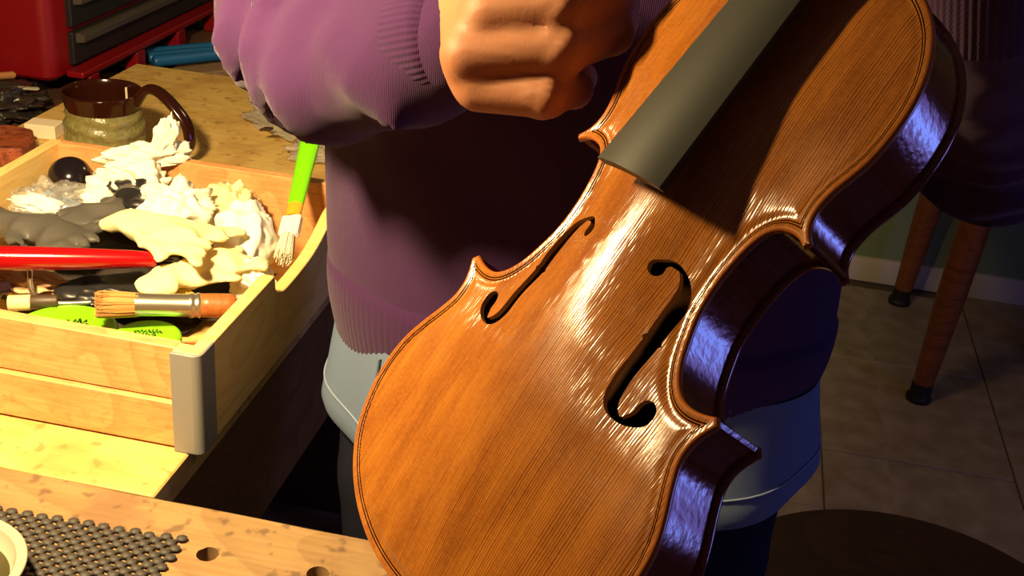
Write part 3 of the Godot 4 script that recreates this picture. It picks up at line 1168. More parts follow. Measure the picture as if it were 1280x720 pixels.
func person() -> void:
	var t := thing("person", "person in a purple sweater, pale blue shirt and dark trousers holding up the violin", "person", BODY)
	var move := -BODY
	var skin := bump(mat(rgb(166, 108, 72), 0.6), mottled(81, Color.BLACK, Color.WHITE, 0.08), 0.004, 18.0)
	skin.subsurf_scatter_enabled = true
	skin.subsurf_scatter_strength = 0.12
	var g := Geo.new()
	g.sdf(head_sdf, Vector3(-0.20, 1.38, -0.98), Vector3(0.08, 1.72, -0.53), 0.006)
	g.sdf(fist_sdf, Vector3(-0.25, 1.25, -0.79), Vector3(-0.03, 1.43, -0.53), 0.0028)
	g.sdf(left_hand_sdf, Vector3(0.0, 1.35, -0.75), Vector3(0.19, 1.56, -0.50), 0.0042)
	part(t, "body", g, skin, move)
	var hair := Geo.new()
	hair.sdf(func(p):
		var h: Vector3 = (p - Vector3(-0.035, 1.570, -0.713)) * Basis(Vector3.RIGHT, 0.75)
		var d: float = ((h / Vector3(0.083, 0.104, 0.102)).length() - 1.0) * 0.085 + 0.004 * sweater_noise.get_noise_3dv(p * Vector3(8, 2, 8))
		return maxf(d, h.z * 0.9 - h.y * 0.55 - 0.045), Vector3(-0.16, 1.43, -0.87), Vector3(0.09, 1.73, -0.55), 0.007)
	part(t, "hair", hair, mat(rgb(70, 58, 48), 0.7), move)
	# knitted wool
	var rows_n := noise(91, 0.2, 2)
	var knit_map := image_of(128, 128, func(x, y):
		var u: float = fmod(x / 8.0, 1.0)
		var w: float = fmod(y / 8.0 + absf(u - 0.5), 1.0)
		var q: float = sin(PI * u) * (0.55 + 0.45 * sin(PI * w)) + 0.18 * rows_n.get_noise_2d(x, y)
		return Color(q, q, q))
	var wool_c := mottled(93, rgb(66, 38, 74), rgb(54, 30, 63), 0.15)
	M.wool = tri(mat(Color.WHITE, 0.95, 0.0, 0.12), wool_c, 52.0)
	bump(M.wool, knit_map, 0.02)
	M.wool.rim_enabled = true
	M.wool.rim = 0.2
	M.wool.rim_tint = 0.6
	var sw := Geo.new()
	sw.sdf(sweater_sdf, Vector3(-0.40, 1.02, -1.10), Vector3(0.27, 1.53, -0.57), 0.0085)
	part(t, "sweater", sw, M.wool, move)
	# ribbed welt at the bottom of the sweater
	var rib := Geo.new()
	var rows := []
	for i in 9:
		var f := i / 8.0
		var ring := PackedVector3Array()
		for j in 640:
			var a := TAU * j / 640.0
			var y := lerpf(1.000, 1.082, f) + 0.006 * sin(a * 2.0 + 1.0) * (1.0 - f)
			var puff := 0.004 * sin(PI * f) - 0.004 * (1.0 - f) + 0.0003 * sin(a * 160.0) * (1.0 - f * f)
			if i == 8:
				puff = -0.006
			ring.append(Vector3(cos(a) * (torso_x(y) + puff), y, sin(a) * (torso_z(y) + puff)))
		rows.append(ring)
	rib.grid(rows, true)
	part(t, "ribbed_hem", rib, M.wool)
	# ribbed cuffs
	for c in [[Vector3(-0.1803, 1.3105, -0.6963), Vector3(-0.1523, 1.3222, -0.6808), 0.0405, 0.0385], [Vector3(0.139, 1.371, -0.727), Vector3(0.112, 1.445, -0.655), 0.043, 0.036]]:
		var cu := Geo.new()
		var b := along(c[1] - c[0])
		var length: float = (c[1] - c[0]).length()
		rows = []
		for i in 7:
			var f := i / 6.0
			var ring := PackedVector3Array()
			for j in 256:
				var a := TAU * j / 256.0
				var r: float = lerpf(c[2], c[3], f) + 0.00035 * sin(a * 64.0) - (0.004 if i == 6 else 0.0) + 0.0015 * sin(PI * f)
				if i == 6:
					f = 0.97
				ring.append(c[0] + b * Vector3(cos(a) * r, f * length, sin(a) * r))
			rows.append(ring)
		cu.grid(rows, true)
		part(t, "cuff", cu, M.wool, move)
	# shirt tail below the sweater, with a stitched hem
	var sh := Geo.new()
	var seam := PackedVector3Array()
	rows = []
	for i in 12:
		var f := i / 11.0
		var ring := PackedVector3Array()
		for j in 120:
			var a := TAU * j / 120.0
			var low := 0.925 + 0.012 * cos(a * 2.0)
			var y := lerpf(low, 1.03, f)
			var flare := 0.014 * (1.0 - f) + 0.004 * sin(a * 9.0 + 1.5) * (1.0 - f) + 0.005 * sin(a * 4.0)
			if i == 0:
				flare -= 0.004
			var p := Vector3(cos(a) * (0.206 + flare), y, sin(a) * (0.130 + flare))
			ring.append(p)
			if i == 3:
				seam.append(p + Vector3(cos(a), 0, sin(a)) * 0.0006)
		rows.append(ring)
	sh.grid(rows, true)
	var cotton := bump(mat(rgb(98, 114, 138), 0.9, 0.0, 0.2), mottled(95, Color.BLACK, Color.WHITE, 0.2), 0.02, 20.0)
	var shirt := part(t, "shirt", sh, cotton)
	var st := Geo.new()
	seam.append(seam[0])
	st.tube(seam, PackedFloat32Array([0.0009]), 5, false)
	part(shirt, "hem_stitch", st, mat(rgb(122, 138, 158), 0.8))
	var sd := Geo.new()
	sd.tube(PackedVector3Array([rows[0][44] * 1.004, rows[4][44] * 1.004, rows[10][44] * 1.003]), PackedFloat32Array([0.0022]), 6)
	part(shirt, "side_seam", sd, cotton)
	var tr := Geo.new()
	tr.sdf(trousers_sdf, Vector3(-0.33, 0.0, -1.05), Vector3(0.14, 1.08, -0.74), 0.013)
	part(t, "trousers", tr, bump(mat(rgb(26, 27, 40), 0.9, 0.0, 0.2), mottled(97, Color.BLACK, Color.WHITE, 0.3), 0.02, 20.0), move)
	for s in [-1.0, 1.0]:
		var so := Geo.new()
		so.sdf(func(p):
			var d: float = chain(p, [[Vector3(0.1 * s, 0.05, -0.05), Vector3(0.105 * s, 0.035, 0.08), 0.045, 0.040], [Vector3(0.105 * s, 0.035, 0.08), Vector3(0.108 * s, 0.03, 0.115), 0.042, 0.034]], 0.02)
			return maxf(d, -p.y), Vector3(0.1 * s - 0.07, -0.01, -0.12), Vector3(0.1 * s + 0.07, 0.12, 0.23), 0.009)
		part(t, "shoe", so, mat(rgb(30, 24, 20), 0.5))

# ---------------------------------------------------------------- room
func room() -> void:
	var grout := mat(rgb(92, 80, 66), 0.9)
	var f := Geo.new()
	f.box(Vector3(0, -0.055, -1.1), Vector3(4.9, 0.1, 5.0))
	var fl := struct("floor", f, grout)
	var tiles := []
	for k in 4:
		tiles.append(tri(mat([rgb(172, 154, 130), rgb(166, 148, 124), rgb(178, 160, 136), rgb(169, 153, 131)][k], 0.42), mottled(101 + k, Color(1, 1, 1), Color(0.84, 0.82, 0.79), 0.02), 2.0, true))
	var tg := Geo.new()
	tg.box(Vector3.ZERO, Vector3(0.432, 0.012, 0.474), 0.002)
	var tm := tg.mesh()
	var rng := RandomNumberGenerator.new()
	rng.seed = 5
	for i in range(-5, 5):
		for j in range(-3, 9):
			var o := MeshInstance3D.new()
			o.name = "floor_tile"
			o.mesh = tm
			o.material_override = tiles[rng.randi() % 4]
			var z := -2.465 + 0.239 + 0.478 * (j - 1) + (0.0 if i % 2 == 0 else 0.239)
			o.position = Vector3(0.350 + 0.218 + 0.436 * i, -0.006 + rng.randf_range(-0.0004, 0.0004), z)
			if o.position.z < -3.5 or o.position.z > 1.3 or absf(o.position.x) > 2.3:
				o.free()
				continue
			fl.add_child(o, true)
	var green := bump(mat(rgb(132, 150, 118), 0.85), mottled(111, Color.BLACK, Color.WHITE, 0.12), 0.03, 3.0, true)
	var cream := bump(mat(rgb(176, 166, 146), 0.85), mottled(112, Color.BLACK, Color.WHITE, 0.12), 0.03, 3.0, true)
	var w := Geo.new()
	w.box(Vector3(0, 1.25, -3.53), Vector3(4.9, 2.6, 0.1))
	struct("wall_back", w, green)
	w = Geo.new()
	w.box(Vector3(0, 1.25, 1.35), Vector3(4.9, 2.6, 0.1))
	struct("wall_front", w, cream)
	w = Geo.new()
	w.box(Vector3(-2.35, 1.25, -1.1), Vector3(0.1, 2.6, 5.0))
	struct("wall_left", w, cream)
	# right wall with a low window
	w = Geo.new()
	for b in [[Vector3(2.35, 0.31, -1.1), Vector3(0.1, 0.72, 5.0)], [Vector3(2.35, 1.97, -1.1), Vector3(0.1, 1.16, 5.0)], [Vector3(2.35, 1.03, -2.46), Vector3(0.1, 0.72, 2.28)], [Vector3(2.35, 1.03, 0.42), Vector3(0.1, 0.72, 1.96)]]:
		w.box(b[0], b[1])
	struct("wall_right", w, cream)
	w = Geo.new()
	w.box(Vector3(0, 2.55, -1.1), Vector3(4.9, 0.1, 5.0))
	struct("ceiling", w, mat(rgb(200, 194, 182), 0.9))
	var white := mat(rgb(206, 198, 184), 0.5)
	w = Geo.new()
	w.prism(PackedVector2Array([Vector2(0, 0), Vector2(0.014, 0), Vector2(0.014, 0.064), Vector2(0.009, 0.074), Vector2(0, 0.076)]), 4.7, Transform3D(Basis(Vector3(0, 0, 1), Vector3(0, 1, 0), Vector3(-1, 0, 0)), Vector3(2.35, 0, -3.48)))
	struct("baseboard_back", w, white)
	# window: frame and evening-blue pane
	w = Geo.new()
	for b in [[Vector3(2.32, 0.69, -0.94), Vector3(0.06, 0.04, 0.80)], [Vector3(2.32, 1.37, -0.94), Vector3(0.06, 0.04, 0.80)], [Vector3(2.32, 1.03, -1.32), Vector3(0.06, 0.72, 0.04)], [Vector3(2.32, 1.03, -0.56), Vector3(0.06, 0.72, 0.04)], [Vector3(2.32, 1.03, -0.94), Vector3(0.05, 0.72, 0.03)]]:
		w.box(b[0], b[1], 0.004)
	var win := struct("window_1", w, white)
	w = Geo.new()
	w.box(Vector3(2.335, 1.03, -0.94), Vector3(0.006, 0.66, 0.74))
	var pane := mat(rgb(60, 80, 160), 0.2)
	pane.emission_enabled = true
	pane.emission = rgb(90, 120, 255)
	pane.emission_energy_multiplier = 0.6
	part(win, "pane", w, pane)

func wooden_table() -> void:
	var brown := tri(mat(Color.WHITE, 0.45), wood(121, rgb(150, 84, 40), rgb(112, 58, 26), 6.0), 1.4)
	var black := mat(rgb(26, 22, 20), 0.5)
	var t := thing("table", "small wooden table with slim tapering legs standing against the green wall", "table", Vector3(0.90, 0, -3.06))
	var top := Geo.new()
	top.prism(rounded_rect(0.74, 0.74, 0.03), 0.024, Transform3D(Basis(Vector3.RIGHT, PI / 2), Vector3(0, 0.74, 0)), 0.004)
	part(t, "tabletop", top, brown)
	var ap := Geo.new()
	for a in 4:
		var b := yaw(a * PI / 2)
		ap.box(b * Vector3(0, 0.685, 0.265), Vector3(0.52, 0.06, 0.018), 0.002, b)
	part(t, "apron", ap, brown)
	for sx in [-1.0, 1.0]:
		for sz in [-1.0, 1.0]:
			var lg := Geo.new()
			var foot := Vector3(0.302 * sx, 0.0, 0.285 * sz)
			var head := Vector3(0.262 * sx, 0.715, 0.262 * sz)
			lg.tube(PackedVector3Array([foot.lerp(head, 0.055), foot.lerp(head, 0.4), head]), PackedFloat32Array([0.025, 0.035, 0.041]), 20)
			var leg := part(t, "leg", lg, brown)
			var ft := Geo.new()
			ft.tube(PackedVector3Array([foot, foot + Vector3(0, 0.006, 0), foot + Vector3(0, 0.014, 0), foot.lerp(head, 0.024), foot.lerp(head, 0.07)]), PackedFloat32Array([0.030, 0.032, 0.031, 0.0262, 0.0265]), 20)
			part(leg, "rubber_foot", ft, black)

func stool() -> void:
	var dark := tri(mat(Color.WHITE, 0.6, 0.0, 0.3), wood(131, rgb(60, 33, 17), rgb(38, 20, 10), 9.0), 1.6)
	var t := thing("stool", "round dark brown stool seat low in front of the tiled floor", "stool", Vector3(0.30, 0, -1.12))
	var s := Geo.new()
	s.lathe(PackedVector2Array([Vector2(0.0, 0.565), Vector2(0.225, 0.565), Vector2(0.238, 0.572), Vector2(0.241, 0.582), Vector2(0.238, 0.593), Vector2(0.228, 0.600), Vector2(0.0, 0.600)]), 72)
	part(t, "seat", s, dark)
	for k in 4:
		var a := PI / 4 + k * PI / 2
		var d := Vector3(cos(a), 0, sin(a))
		var lg := Geo.new()
		lg.tube(PackedVector3Array([d * 0.19, d * 0.14 + Vector3(0, 0.566, 0)]), PackedFloat32Array([0.016, 0.02]), 14)
		part(t, "leg", lg, dark)
	var ring := Geo.new()
	var loop := PackedVector3Array()
	for k in 41:
		loop.append(Vector3(cos(TAU * k / 40.0) * 0.172, 0.2, sin(TAU * k / 40.0) * 0.172))
	ring.tube(loop, PackedFloat32Array([0.008]), 8, false)
	part(t, "foot_ring", ring, dark)

# ---------------------------------------------------------------- benches
func benches() -> void:
	# near bench: thick stained top with two dog holes
	var maple := tri(mat(Color.WHITE, 0.55), wood(141, rgb(158, 127, 84), rgb(136, 106, 68), 4.0, 0.5, rgb(118, 88, 66), 512, 512), 1.25)
	var t := thing("workbench", "thick old workbench top with a scuffed stained surface and round dog holes, nearest the camera", "workbench", Vector3(-0.70, 0, -0.49))
	var g := Geo.new()
	var x0 := -0.85
	var x1 := 0.77
	var z0 := -0.241
	var z1 := 0.241
	var cell := 0.006
	var nx := int((x1 - x0) / cell) + 3
	var ny := int((z1 - z0) / cell) + 3
	var hs := PackedFloat32Array()
	hs.resize(nx * ny)
	var dent := noise(143, 7.0, 3)
	for i in nx:
		for j in ny:
			hs[i * ny + j] = 0.0007 * dent.get_noise_2d(i * cell, j * cell)
	# in plan: local x, and y running away from the camera
	var rect := PackedVector2Array([Vector2(x0, z0), Vector2(x1, z0), Vector2(x1, z1), Vector2(x0, z1)])
	var holes := []
	for c in [Vector2(0.371, 0.189), Vector2(0.458, 0.192), Vector2(0.16, 0.187), Vector2(-0.05, 0.187)]:
		holes.append(circle2(c, 0.0085, 28))
	clipped(g, rect, holes, Vector2(x0, z0) - Vector2(cell, cell), nx + 1, ny + 1, cell, _pad(hs, nx, ny), func(p): return p)
	var lay := Transform3D(Basis(Vector3.RIGHT, -PI / 2), Vector3(0, BENCH_Y, 0))
	for i in g.v.size():
		g.v[i] = lay * g.v[i]
		g.n[i] = lay.basis * g.n[i]
	# sides and rounded arris
	var rim := []
	for r in [[0.0, 0.0], [0.0012, -0.0008], [0.002, -0.003], [0.002, -0.06]]:
		var ring := PackedVector3Array()
		for s in 4:
			var a := rect[s]
			var b := rect[(s + 1) % 4]
			for k in 60:
				var q := a.lerp(b, k / 60.0)
				var o := Vector2((b - a).normalized().y, -(b - a).normalized().x)
				q += o * (r[0] + 0.0008 * dent.get_noise_2d(k * 0.4, s * 9.0) * (1.0 if r[0] > 0 else 0.0))
				ring.append(Vector3(q.x, BENCH_Y + r[1], -q.y))
		rim.append(ring)
	g.grid(rim, true)
	g.box(Vector3((x0 + x1) / 2, BENCH_Y - 0.075, 0), Vector3(x1 - x0, 0.03, z1 - z0))
	part(t, "bench_top", g, maple)
	for h in holes:
		var bore := Geo.new()
		var a := PackedVector3Array()
		var b := PackedVector3Array()
		for p in h:
			a.append(Vector3(p.x, BENCH_Y, -p.y))
			b.append(Vector3(p.x, BENCH_Y - 0.06, -p.y))
		bore.grid([a, b], true)
		part(t, "dog_hole", bore, maple)
	for sx in [x0 + 0.08, x1 - 0.08]:
		for sz in [-0.18, 0.18]:
			var lg := Geo.new()
			lg.box(Vector3(sx, (BENCH_Y - 0.09) / 2, sz), Vector3(0.08, BENCH_Y - 0.09, 0.08), 0.004)
			part(t, "leg", lg, maple)
	# rear bench: pale ply top
	var ply := tri(mat(Color.WHITE, 0.5), wood(151, rgb(220, 188, 112), rgb(200, 162, 90), 5.0, 0.35, rgb(176, 130, 70), 512, 512), 1.1)
	var dark := tri(mat(Color.WHITE, 0.6), wood(153, rgb(104, 66, 40), rgb(70, 44, 26), 8.0), 2.0)
	var b := thing("side_bench", "pale yellow plywood-topped bench under the open wooden box, running away along the left", "workbench", Vector3(-0.69, 0, -1.283))
	g = Geo.new()
	g.box(Vector3(0, BENCH_Y - 0.014, 0), Vector3(0.58, 0.028, 1.098), 0.0015)
	part(b, "bench_top", g, ply)
	for sx in [-1.0, 1.0]:
		g = Geo.new()
		g.box(Vector3(0.275 * sx, BENCH_Y - 0.108, 0), Vector3(0.022, 0.16, 1.07), 0.002)
		part(b, "apron", g, dark)
		for sz in [-1.0, 1.0]:
			g = Geo.new()
			g.box(Vector3(0.24 * sx, (BENCH_Y - 0.028) / 2, 0.50 * sz), Vector3(0.045, BENCH_Y - 0.03, 0.045), 0.003)
			part(b, "leg", g, dark)
	# low cabinets behind and to the left
	var cab := tri(mat(Color.WHITE, 0.6), wood(161, rgb(96, 66, 44), rgb(62, 42, 28), 7.0), 1.2)
	for c in [["low dark wooden cabinet along the left, under the red tool chest", Vector3(-1.49, 0, -1.78), Vector3(0.98, 0.86, 1.68)], ["low dark wooden cabinet behind the plywood bench, at the foot of the back wall", Vector3(-0.56, 0, -2.26), Vector3(0.84, 0.86, 0.76)]]:
		var k := thing("cabinet", c[0], "cabinet", c[1])
		var s: Vector3 = c[2]
		g = Geo.new()
		g.box(Vector3(0, s.y / 2 - 0.015, 0), Vector3(s.x - 0.02, s.y - 0.03, s.z - 0.02), 0.002)
		part(k, "body", g, cab)
		g = Geo.new()
		g.box(Vector3(0, s.y - 0.015, 0), Vector3(s.x, 0.03, s.z), 0.003)
		part(k, "cabinet_top", g, cab)

func _pad(hs: PackedFloat32Array, nx: int, ny: int) -> PackedFloat32Array:
	var out := PackedFloat32Array()
	out.resize((nx + 1) * (ny + 1))
	for i in nx + 1:
		for j in ny + 1:
			out[i * (ny + 1) + j] = hs[mini(i, nx - 1) * ny + mini(j, ny - 1)]
	return out

# ---------------------------------------------------------------- the open drawer box and what lies in it
func drawer_box() -> void:
	var w := 0.375
	var d := 0.414
	var h := 0.098
	var th := 0.013
	var birch := tri(mat(Color.WHITE, 0.5), wood(171, rgb(220, 164, 106), rgb(198, 137, 80), 4.0, 0.12, rgb(150, 96, 54)), 2.2)
	var pale := tri(mat(Color.WHITE, 0.55), wood(173, rgb(238, 204, 132), rgb(222, 180, 104), 6.0), 2.0)
	var grey := mat(rgb(132, 130, 126), 0.45, 0.0, 0.5)
	var t := thing("drawer_box", "open pale birch drawer box with grey corner posts, full of rags, gloves and brushes", "box", Vector3(BOX_R - w / 2, BENCH_Y, -0.80 - d / 2))
	var g := Geo.new()
	g.box(Vector3(0, 0.006, 0), Vector3(w - 0.02, 0.008, d - 0.02))
	part(t, "base", g, pale)
	# front: two boards, the upper set back a little above the lower
	g = Geo.new()
	g.box(Vector3(-0.0115, 0.024, d / 2 - 0.007), Vector3(w - 0.025, 0.044, 0.013), 0.0012)
	part(t, "front_board", g, birch)
	g = Geo.new()
	g.box(Vector3(-0.0115, 0.0725, d / 2 - 0.0115), Vector3(w - 0.025, 0.051, 0.013), 0.001)
	part(t, "front_board", g, birch)
	g = Geo.new()
	g.box(Vector3(0, 0.051, -d / 2 + th / 2), Vector3(w - 2 * th, h - 0.004, th), 0.001)
	part(t, "back_board", g, birch)
	g = Geo.new()
	g.box(Vector3(0, 0.05, w / 2 - th / 2), Vector3(d - 0.004, h - 0.002, th), 0.001)
	part(t, "side_board", g, pale, Vector3.ZERO, yaw(-PI / 2))
	# right side with a scooped hand grip in its top edge; local x runs from front to back
	var top := h - 0.001
	var pts := PackedVector2Array([Vector2(-d / 2 + 0.003, 0.002), Vector2(d / 2 - 0.002, 0.002), Vector2(d / 2 - 0.002, top)])
	pts.append_array(catmull(PackedVector2Array([Vector2(d / 2 - 0.065, top), Vector2(d / 2 - 0.085, top - 0.003), Vector2(d / 2 - 0.12, top - 0.016), Vector2(d / 2 - 0.16, top - 0.024), Vector2(-d / 2 + 0.19, top - 0.026), Vector2(-d / 2 + 0.168, top - 0.018), Vector2(-d / 2 + 0.164, top - 0.004), Vector2(-d / 2 + 0.162, top)]), 5))
	pts.append(Vector2(-d / 2 + 0.003, top))
	g = Geo.new()
	g.prism(pts, th, Transform3D(Basis(Vector3(0, 0, -1), Vector3(0, 1, 0), Vector3(1, 0, 0)), Vector3(w / 2 - th, 0, 0)), 0.0008)
	part(t, "side_board", g, pale)
	# corner posts of folded grey metal
	for c in [Vector2(1, 1), Vector2(-1, 1)]:
		g = Geo.new()
		var q := PackedVector2Array([Vector2(-0.0265, -0.003), Vector2(-0.008, -0.003)])
		for k in 6:
			var a := -PI / 2 + PI / 2 * k / 5.0
			q.append(Vector2(-0.008 + cos(a) * 0.008, 0.005 + sin(a) * 0.008))
		q.append_array([Vector2(0.0, 0.026), Vector2(-0.0025, 0.026), Vector2(-0.0025, 0.008), Vector2(-0.008, 0.0), Vector2(-0.0265, 0.0)])
		# plan outline, raised upwards
		g.prism(q, h - 0.001, Transform3D(Basis(Vector3(c.x, 0, 0), Vector3(0, 0, -1), Vector3(0, 1, 0)), Vector3((w / 2 + 0.001) * c.x, 0.0005, d / 2 + 0.0005)), 0.0006)
		part(t, "corner_post", g, grey)
		g = Geo.new()
		g.box(Vector3((w / 2 - 0.013) * c.x, h - 0.003, d / 2 - 0.0075), Vector3(0.024, 0.006, 0.014), 0.001)
		part(t, "post_cap", g, pale)

func ball_of(called: String, label: String, category: String, at: Vector3, size: Vector3, s: int, m: Material, piece := "cloth", depth := 0.45, freq := 1.6, turn := 0.0, group := "") -> Node3D:
	var t := thing(called, label, category, at, yaw(turn), group)
	var g := Geo.new()
	crumple(g, size, s, depth, freq)
	part(t, piece, g, m)
	return t

func glove(label: String, at: Vector3, turn: float, m: Material, s: int, group := "", scale := 1.0) -> void:
	var t := thing("glove", label, "glove", at, yaw(turn), group)
	var rng := RandomNumberGenerator.new()
	rng.seed = s
	var wr := noise(s, 19.0, 1, true)
	var list := [[Vector3(-0.035, 0.004, 0), Vector3(0.02, 0.006, 0), 0.024, 0.028], [Vector3(-0.06, 0.004, 0.008), Vector3(-0.03, 0.004, 0), 0.021, 0.023]]
	for k in 5:
		var z := -0.030 + 0.0165 * k
		var a := Vector3(0.025, 0.006, z)
		if k == 4:
			a = Vector3(-0.012, 0.004, 0.024)
		var mid := a + Vector3(rng.randf_range(0.024, 0.034), rng.randf_range(-0.002, 0.014), (z * 0.45 if k < 4 else 0.02) + rng.randf_range(-0.006, 0.006))
		var tip := mid + Vector3(rng.randf_range(-0.012, 0.024), rng.randf_range(-0.014, 0.008), rng.randf_range(-0.014, 0.016))
		list.append([a, mid, 0.0100, 0.0080])
		list.append([mid, tip, 0.0080, 0.0068])
	for c in list:
		c[0] *= scale
		c[1] *= scale
		c[2] *= scale
		c[3] *= scale
	var g := Geo.new()
	g.sdf(func(p):
		var q: Vector3 = p * Vector3(1, 2.0, 1)
		var e: float = chain(q, list, 0.004 * scale)
		return e / 1.4 + 0.006 * scale * (0.35 - wr.get_noise_3dv(p)), Vector3(-0.1, -0.03, -0.07) * scale, Vector3(0.1, 0.05, 0.08) * scale, 0.0036 * scale)
	part(t, "glove_skin", g, m)

func bristles(g: Geo, from: Vector3, to: Vector3, r0: float, r1: float, count: int, s: int) -> void:
	var rng := RandomNumberGenerator.new()
	rng.seed = s
	var b := along(to - from)
	var len := (to - from).length()
	for k in count:
		var a := rng.randf() * TAU
		var q := sqrt(rng.randf())
		var bend := rng.randf_range(-0.12, 0.12)
		var p0 := from + b * Vector3(cos(a) * q * r0, 0, sin(a) * q * r0)
		var p1 := from + b * Vector3(cos(a) * q * (r0 + r1) * 0.52, len * 0.55, sin(a) * q * (r0 + r1) * 0.52)
		var p2 := from + b * Vector3(cos(a + bend) * q * r1, len * rng.randf_range(0.9, 1.06), sin(a + bend) * q * r1)
		g.tube(PackedVector3Array([p0, p1, p2]), PackedFloat32Array([0.0006, 0.0006, 0.0003]), 4, false)

func box_contents() -> void:
	var white := bump(mat(rgb(244, 240, 222), 0.95, 0.0, 0.15), mottled(181, Color.BLACK, Color.WHITE, 0.25), 0.03, 24.0)
	white.backlight_enabled = true
	white.backlight = Color(0.25, 0.25, 0.22)
	var cream := bump(mat(rgb(240, 222, 170), 0.9, 0.0, 0.2), mottled(182, Color.BLACK, Color.WHITE, 0.25), 0.03, 24.0)
	var black := mat(rgb(34, 33, 34), 0.38)
	var greyrub := mat(rgb(82, 79, 74), 0.5)
	var film := mat(Color(0.92, 0.92, 0.9, 0.16), 0.12)
	film.transparency = BaseMaterial3D.TRANSPARENCY_ALPHA
	# a bed of dark odds and ends that the rest lies on
	ball_of("rag", "dark brown rag bunched on the bottom of the box under everything else", "rag", Vector3(-0.585, 0.922, -1.055), Vector3(0.140, 0.018, 0.120), 211, mat(rgb(48, 38, 32), 0.9), "cloth", 0.25, 2.4)
	# white rags
	ball_of("rag", "bright white rag with a tuft sticking up at the back of the box", "rag", Vector3(-0.632, 0.970, -1.145), Vector3(0.050, 0.040, 0.042), 212, white, "cloth", 0.5, 1.7, 0.3, "white rags heaped in the box")
	var tuft := ball_of("rag", "twisted white rag end standing above the back board of the box", "rag", Vector3(-0.628, 1.004, -1.185), Vector3(0.050, 0.017, 0.020), 213, white, "cloth", 0.5, 1.5, 0.75, "white rags heaped in the box")
	var tip := Geo.new()
	crumple(tip, Vector3(0.014, 0.028, 0.012), 218, 0.5, 1.4, 24)
	for i in tip.v.size():
		tip.v[i] = Basis(Vector3.BACK, -0.3) * tip.v[i] + Vector3(0.022, 0.018, 0.0)
	part(tuft, "cloth_tip", tip, white)
	ball_of("rag", "broad cream-white rag filling the middle of the box", "rag", Vector3(-0.558, 0.976, -1.100), Vector3(0.046, 0.040, 0.044), 214, white, "cloth", 0.5, 1.7, 1.0, "white rags heaped in the box")
	ball_of("rag", "soft cream rag draped between the white rags and the green brush", "rag", Vector3(-0.515, 0.966, -1.155), Vector3(0.038, 0.034, 0.034), 217, cream, "cloth", 0.5, 1.6, 2.0, "white rags heaped in the box")
	ball_of("paper_towel", "rounded white wad of paper towel at the right side of the box", "paper towel", Vector3(-0.464, 0.972, -1.075), Vector3(0.034, 0.042, 0.040), 215, white, "paper", 0.28, 1.5, 0.2)
	ball_of("paper_towel", "small white wad tucked against the scooped side of the box", "paper towel", Vector3(-0.428, 0.958, -1.010), Vector3(0.022, 0.026, 0.026), 216, white, "paper", 0.3, 1.5, 0.5)
	glove("cream rubber glove lying on top of the rags by the red handle", Vector3(-0.516, 0.997, -1.010), -0.35, cream, 221, "cream rubber gloves in the box", 0.95)
	glove("cream rubber glove crumpled in front of the round white wad", Vector3(-0.468, 0.978, -0.985), 0.9, cream, 222, "cream rubber gloves in the box", 0.85)
	glove("dark grey rubber glove with creased fingers in the middle of the box", Vector3(-0.622, 0.980, -1.068), 0.9, greyrub, 231, "dark rubber gloves in the box", 0.78)
	glove("dark grey rubber glove lying behind the red handle at the left", Vector3(-0.655, 0.974, -1.015), -0.3, greyrub, 232, "dark rubber gloves in the box", 1.0)
	glove("black rubber glove bunched beside the white rag", Vector3(-0.604, 0.994, -1.098), 2.2, black, 233, "dark rubber gloves in the box", 0.5)
	glove("black rubber glove flattened below the red handle", Vector3(-0.548, 0.950, -0.972), 0.4, black, 234, "dark rubber gloves in the box", 0.8)
	ball_of("plastic_bag", "clear crinkled plastic bag at the left side of the box", "plastic bag", Vector3(-0.692, 0.976, -1.085), Vector3(0.038, 0.022, 0.044), 241, film, "film", 0.5, 2.0)
	ball_of("tissue", "white tissue scrap shining inside the clear plastic bag", "tissue", Vector3(-0.690, 0.984, -1.060), Vector3(0.030, 0.010, 0.012), 242, white, "paper", 0.4, 1.6)
	# dark cap over a pale blue lid
	var cap := thing("cap", "glossy black domed cap in the back left corner of the box", "cap", Vector3(-0.716, 0.968, -1.170), along(Vector3(0.15, 0.9, 0.45)))
	var g := Geo.new()
	var dome := PackedVector2Array()
	for k in 13:
		dome.append(Vector2(0.024 * cos(PI / 2 * k / 12.0), 0.008 + 0.019 * sin(PI / 2 * k / 12.0)))
	dome.insert(0, Vector2(0.0252, -0.004))
	dome.insert(1, Vector2(0.0252, 0.006))
	g.lathe(dome, 44)
	part(cap, "dome", g, mat(rgb(24, 18, 24), 0.15))
	g = Geo.new()
	g.lathe(PackedVector2Array([Vector2(0.0, -0.004), Vector2(0.0252, -0.004), Vector2(0.0265, -0.003), Vector2(0.0265, 0.001), Vector2(0.0252, 0.002)]), 44)
	part(cap, "rim", g, black)
	var lid := thing("lid", "pale blue plastic lid lying below the black domed cap", "lid", Vector3(-0.708, 0.946, -1.150))
	g = Geo.new()
	g.lathe(PackedVector2Array([Vector2(0, 0.0), Vector2(0.030, 0.0), Vector2(0.033, 0.003), Vector2(0.033, 0.009), Vector2(0.030, 0.012), Vector2(0.027, 0.0125), Vector2(0.0, 0.010)]), 40)
	part(lid, "lid_body", g, mat(rgb(120, 160, 205), 0.35))
	# long red lacquered handle across the box
	var a := Vector3(-0.668, 0.998, -0.893)
	var b := Vector3(-0.508, 0.992, -0.966)
	var hd := thing("file", "long glossy red tapering tool handle lying across the box", "tool", (a + b) / 2, along(b - a))
	g = Geo.new()
	var L := (b - a).length()
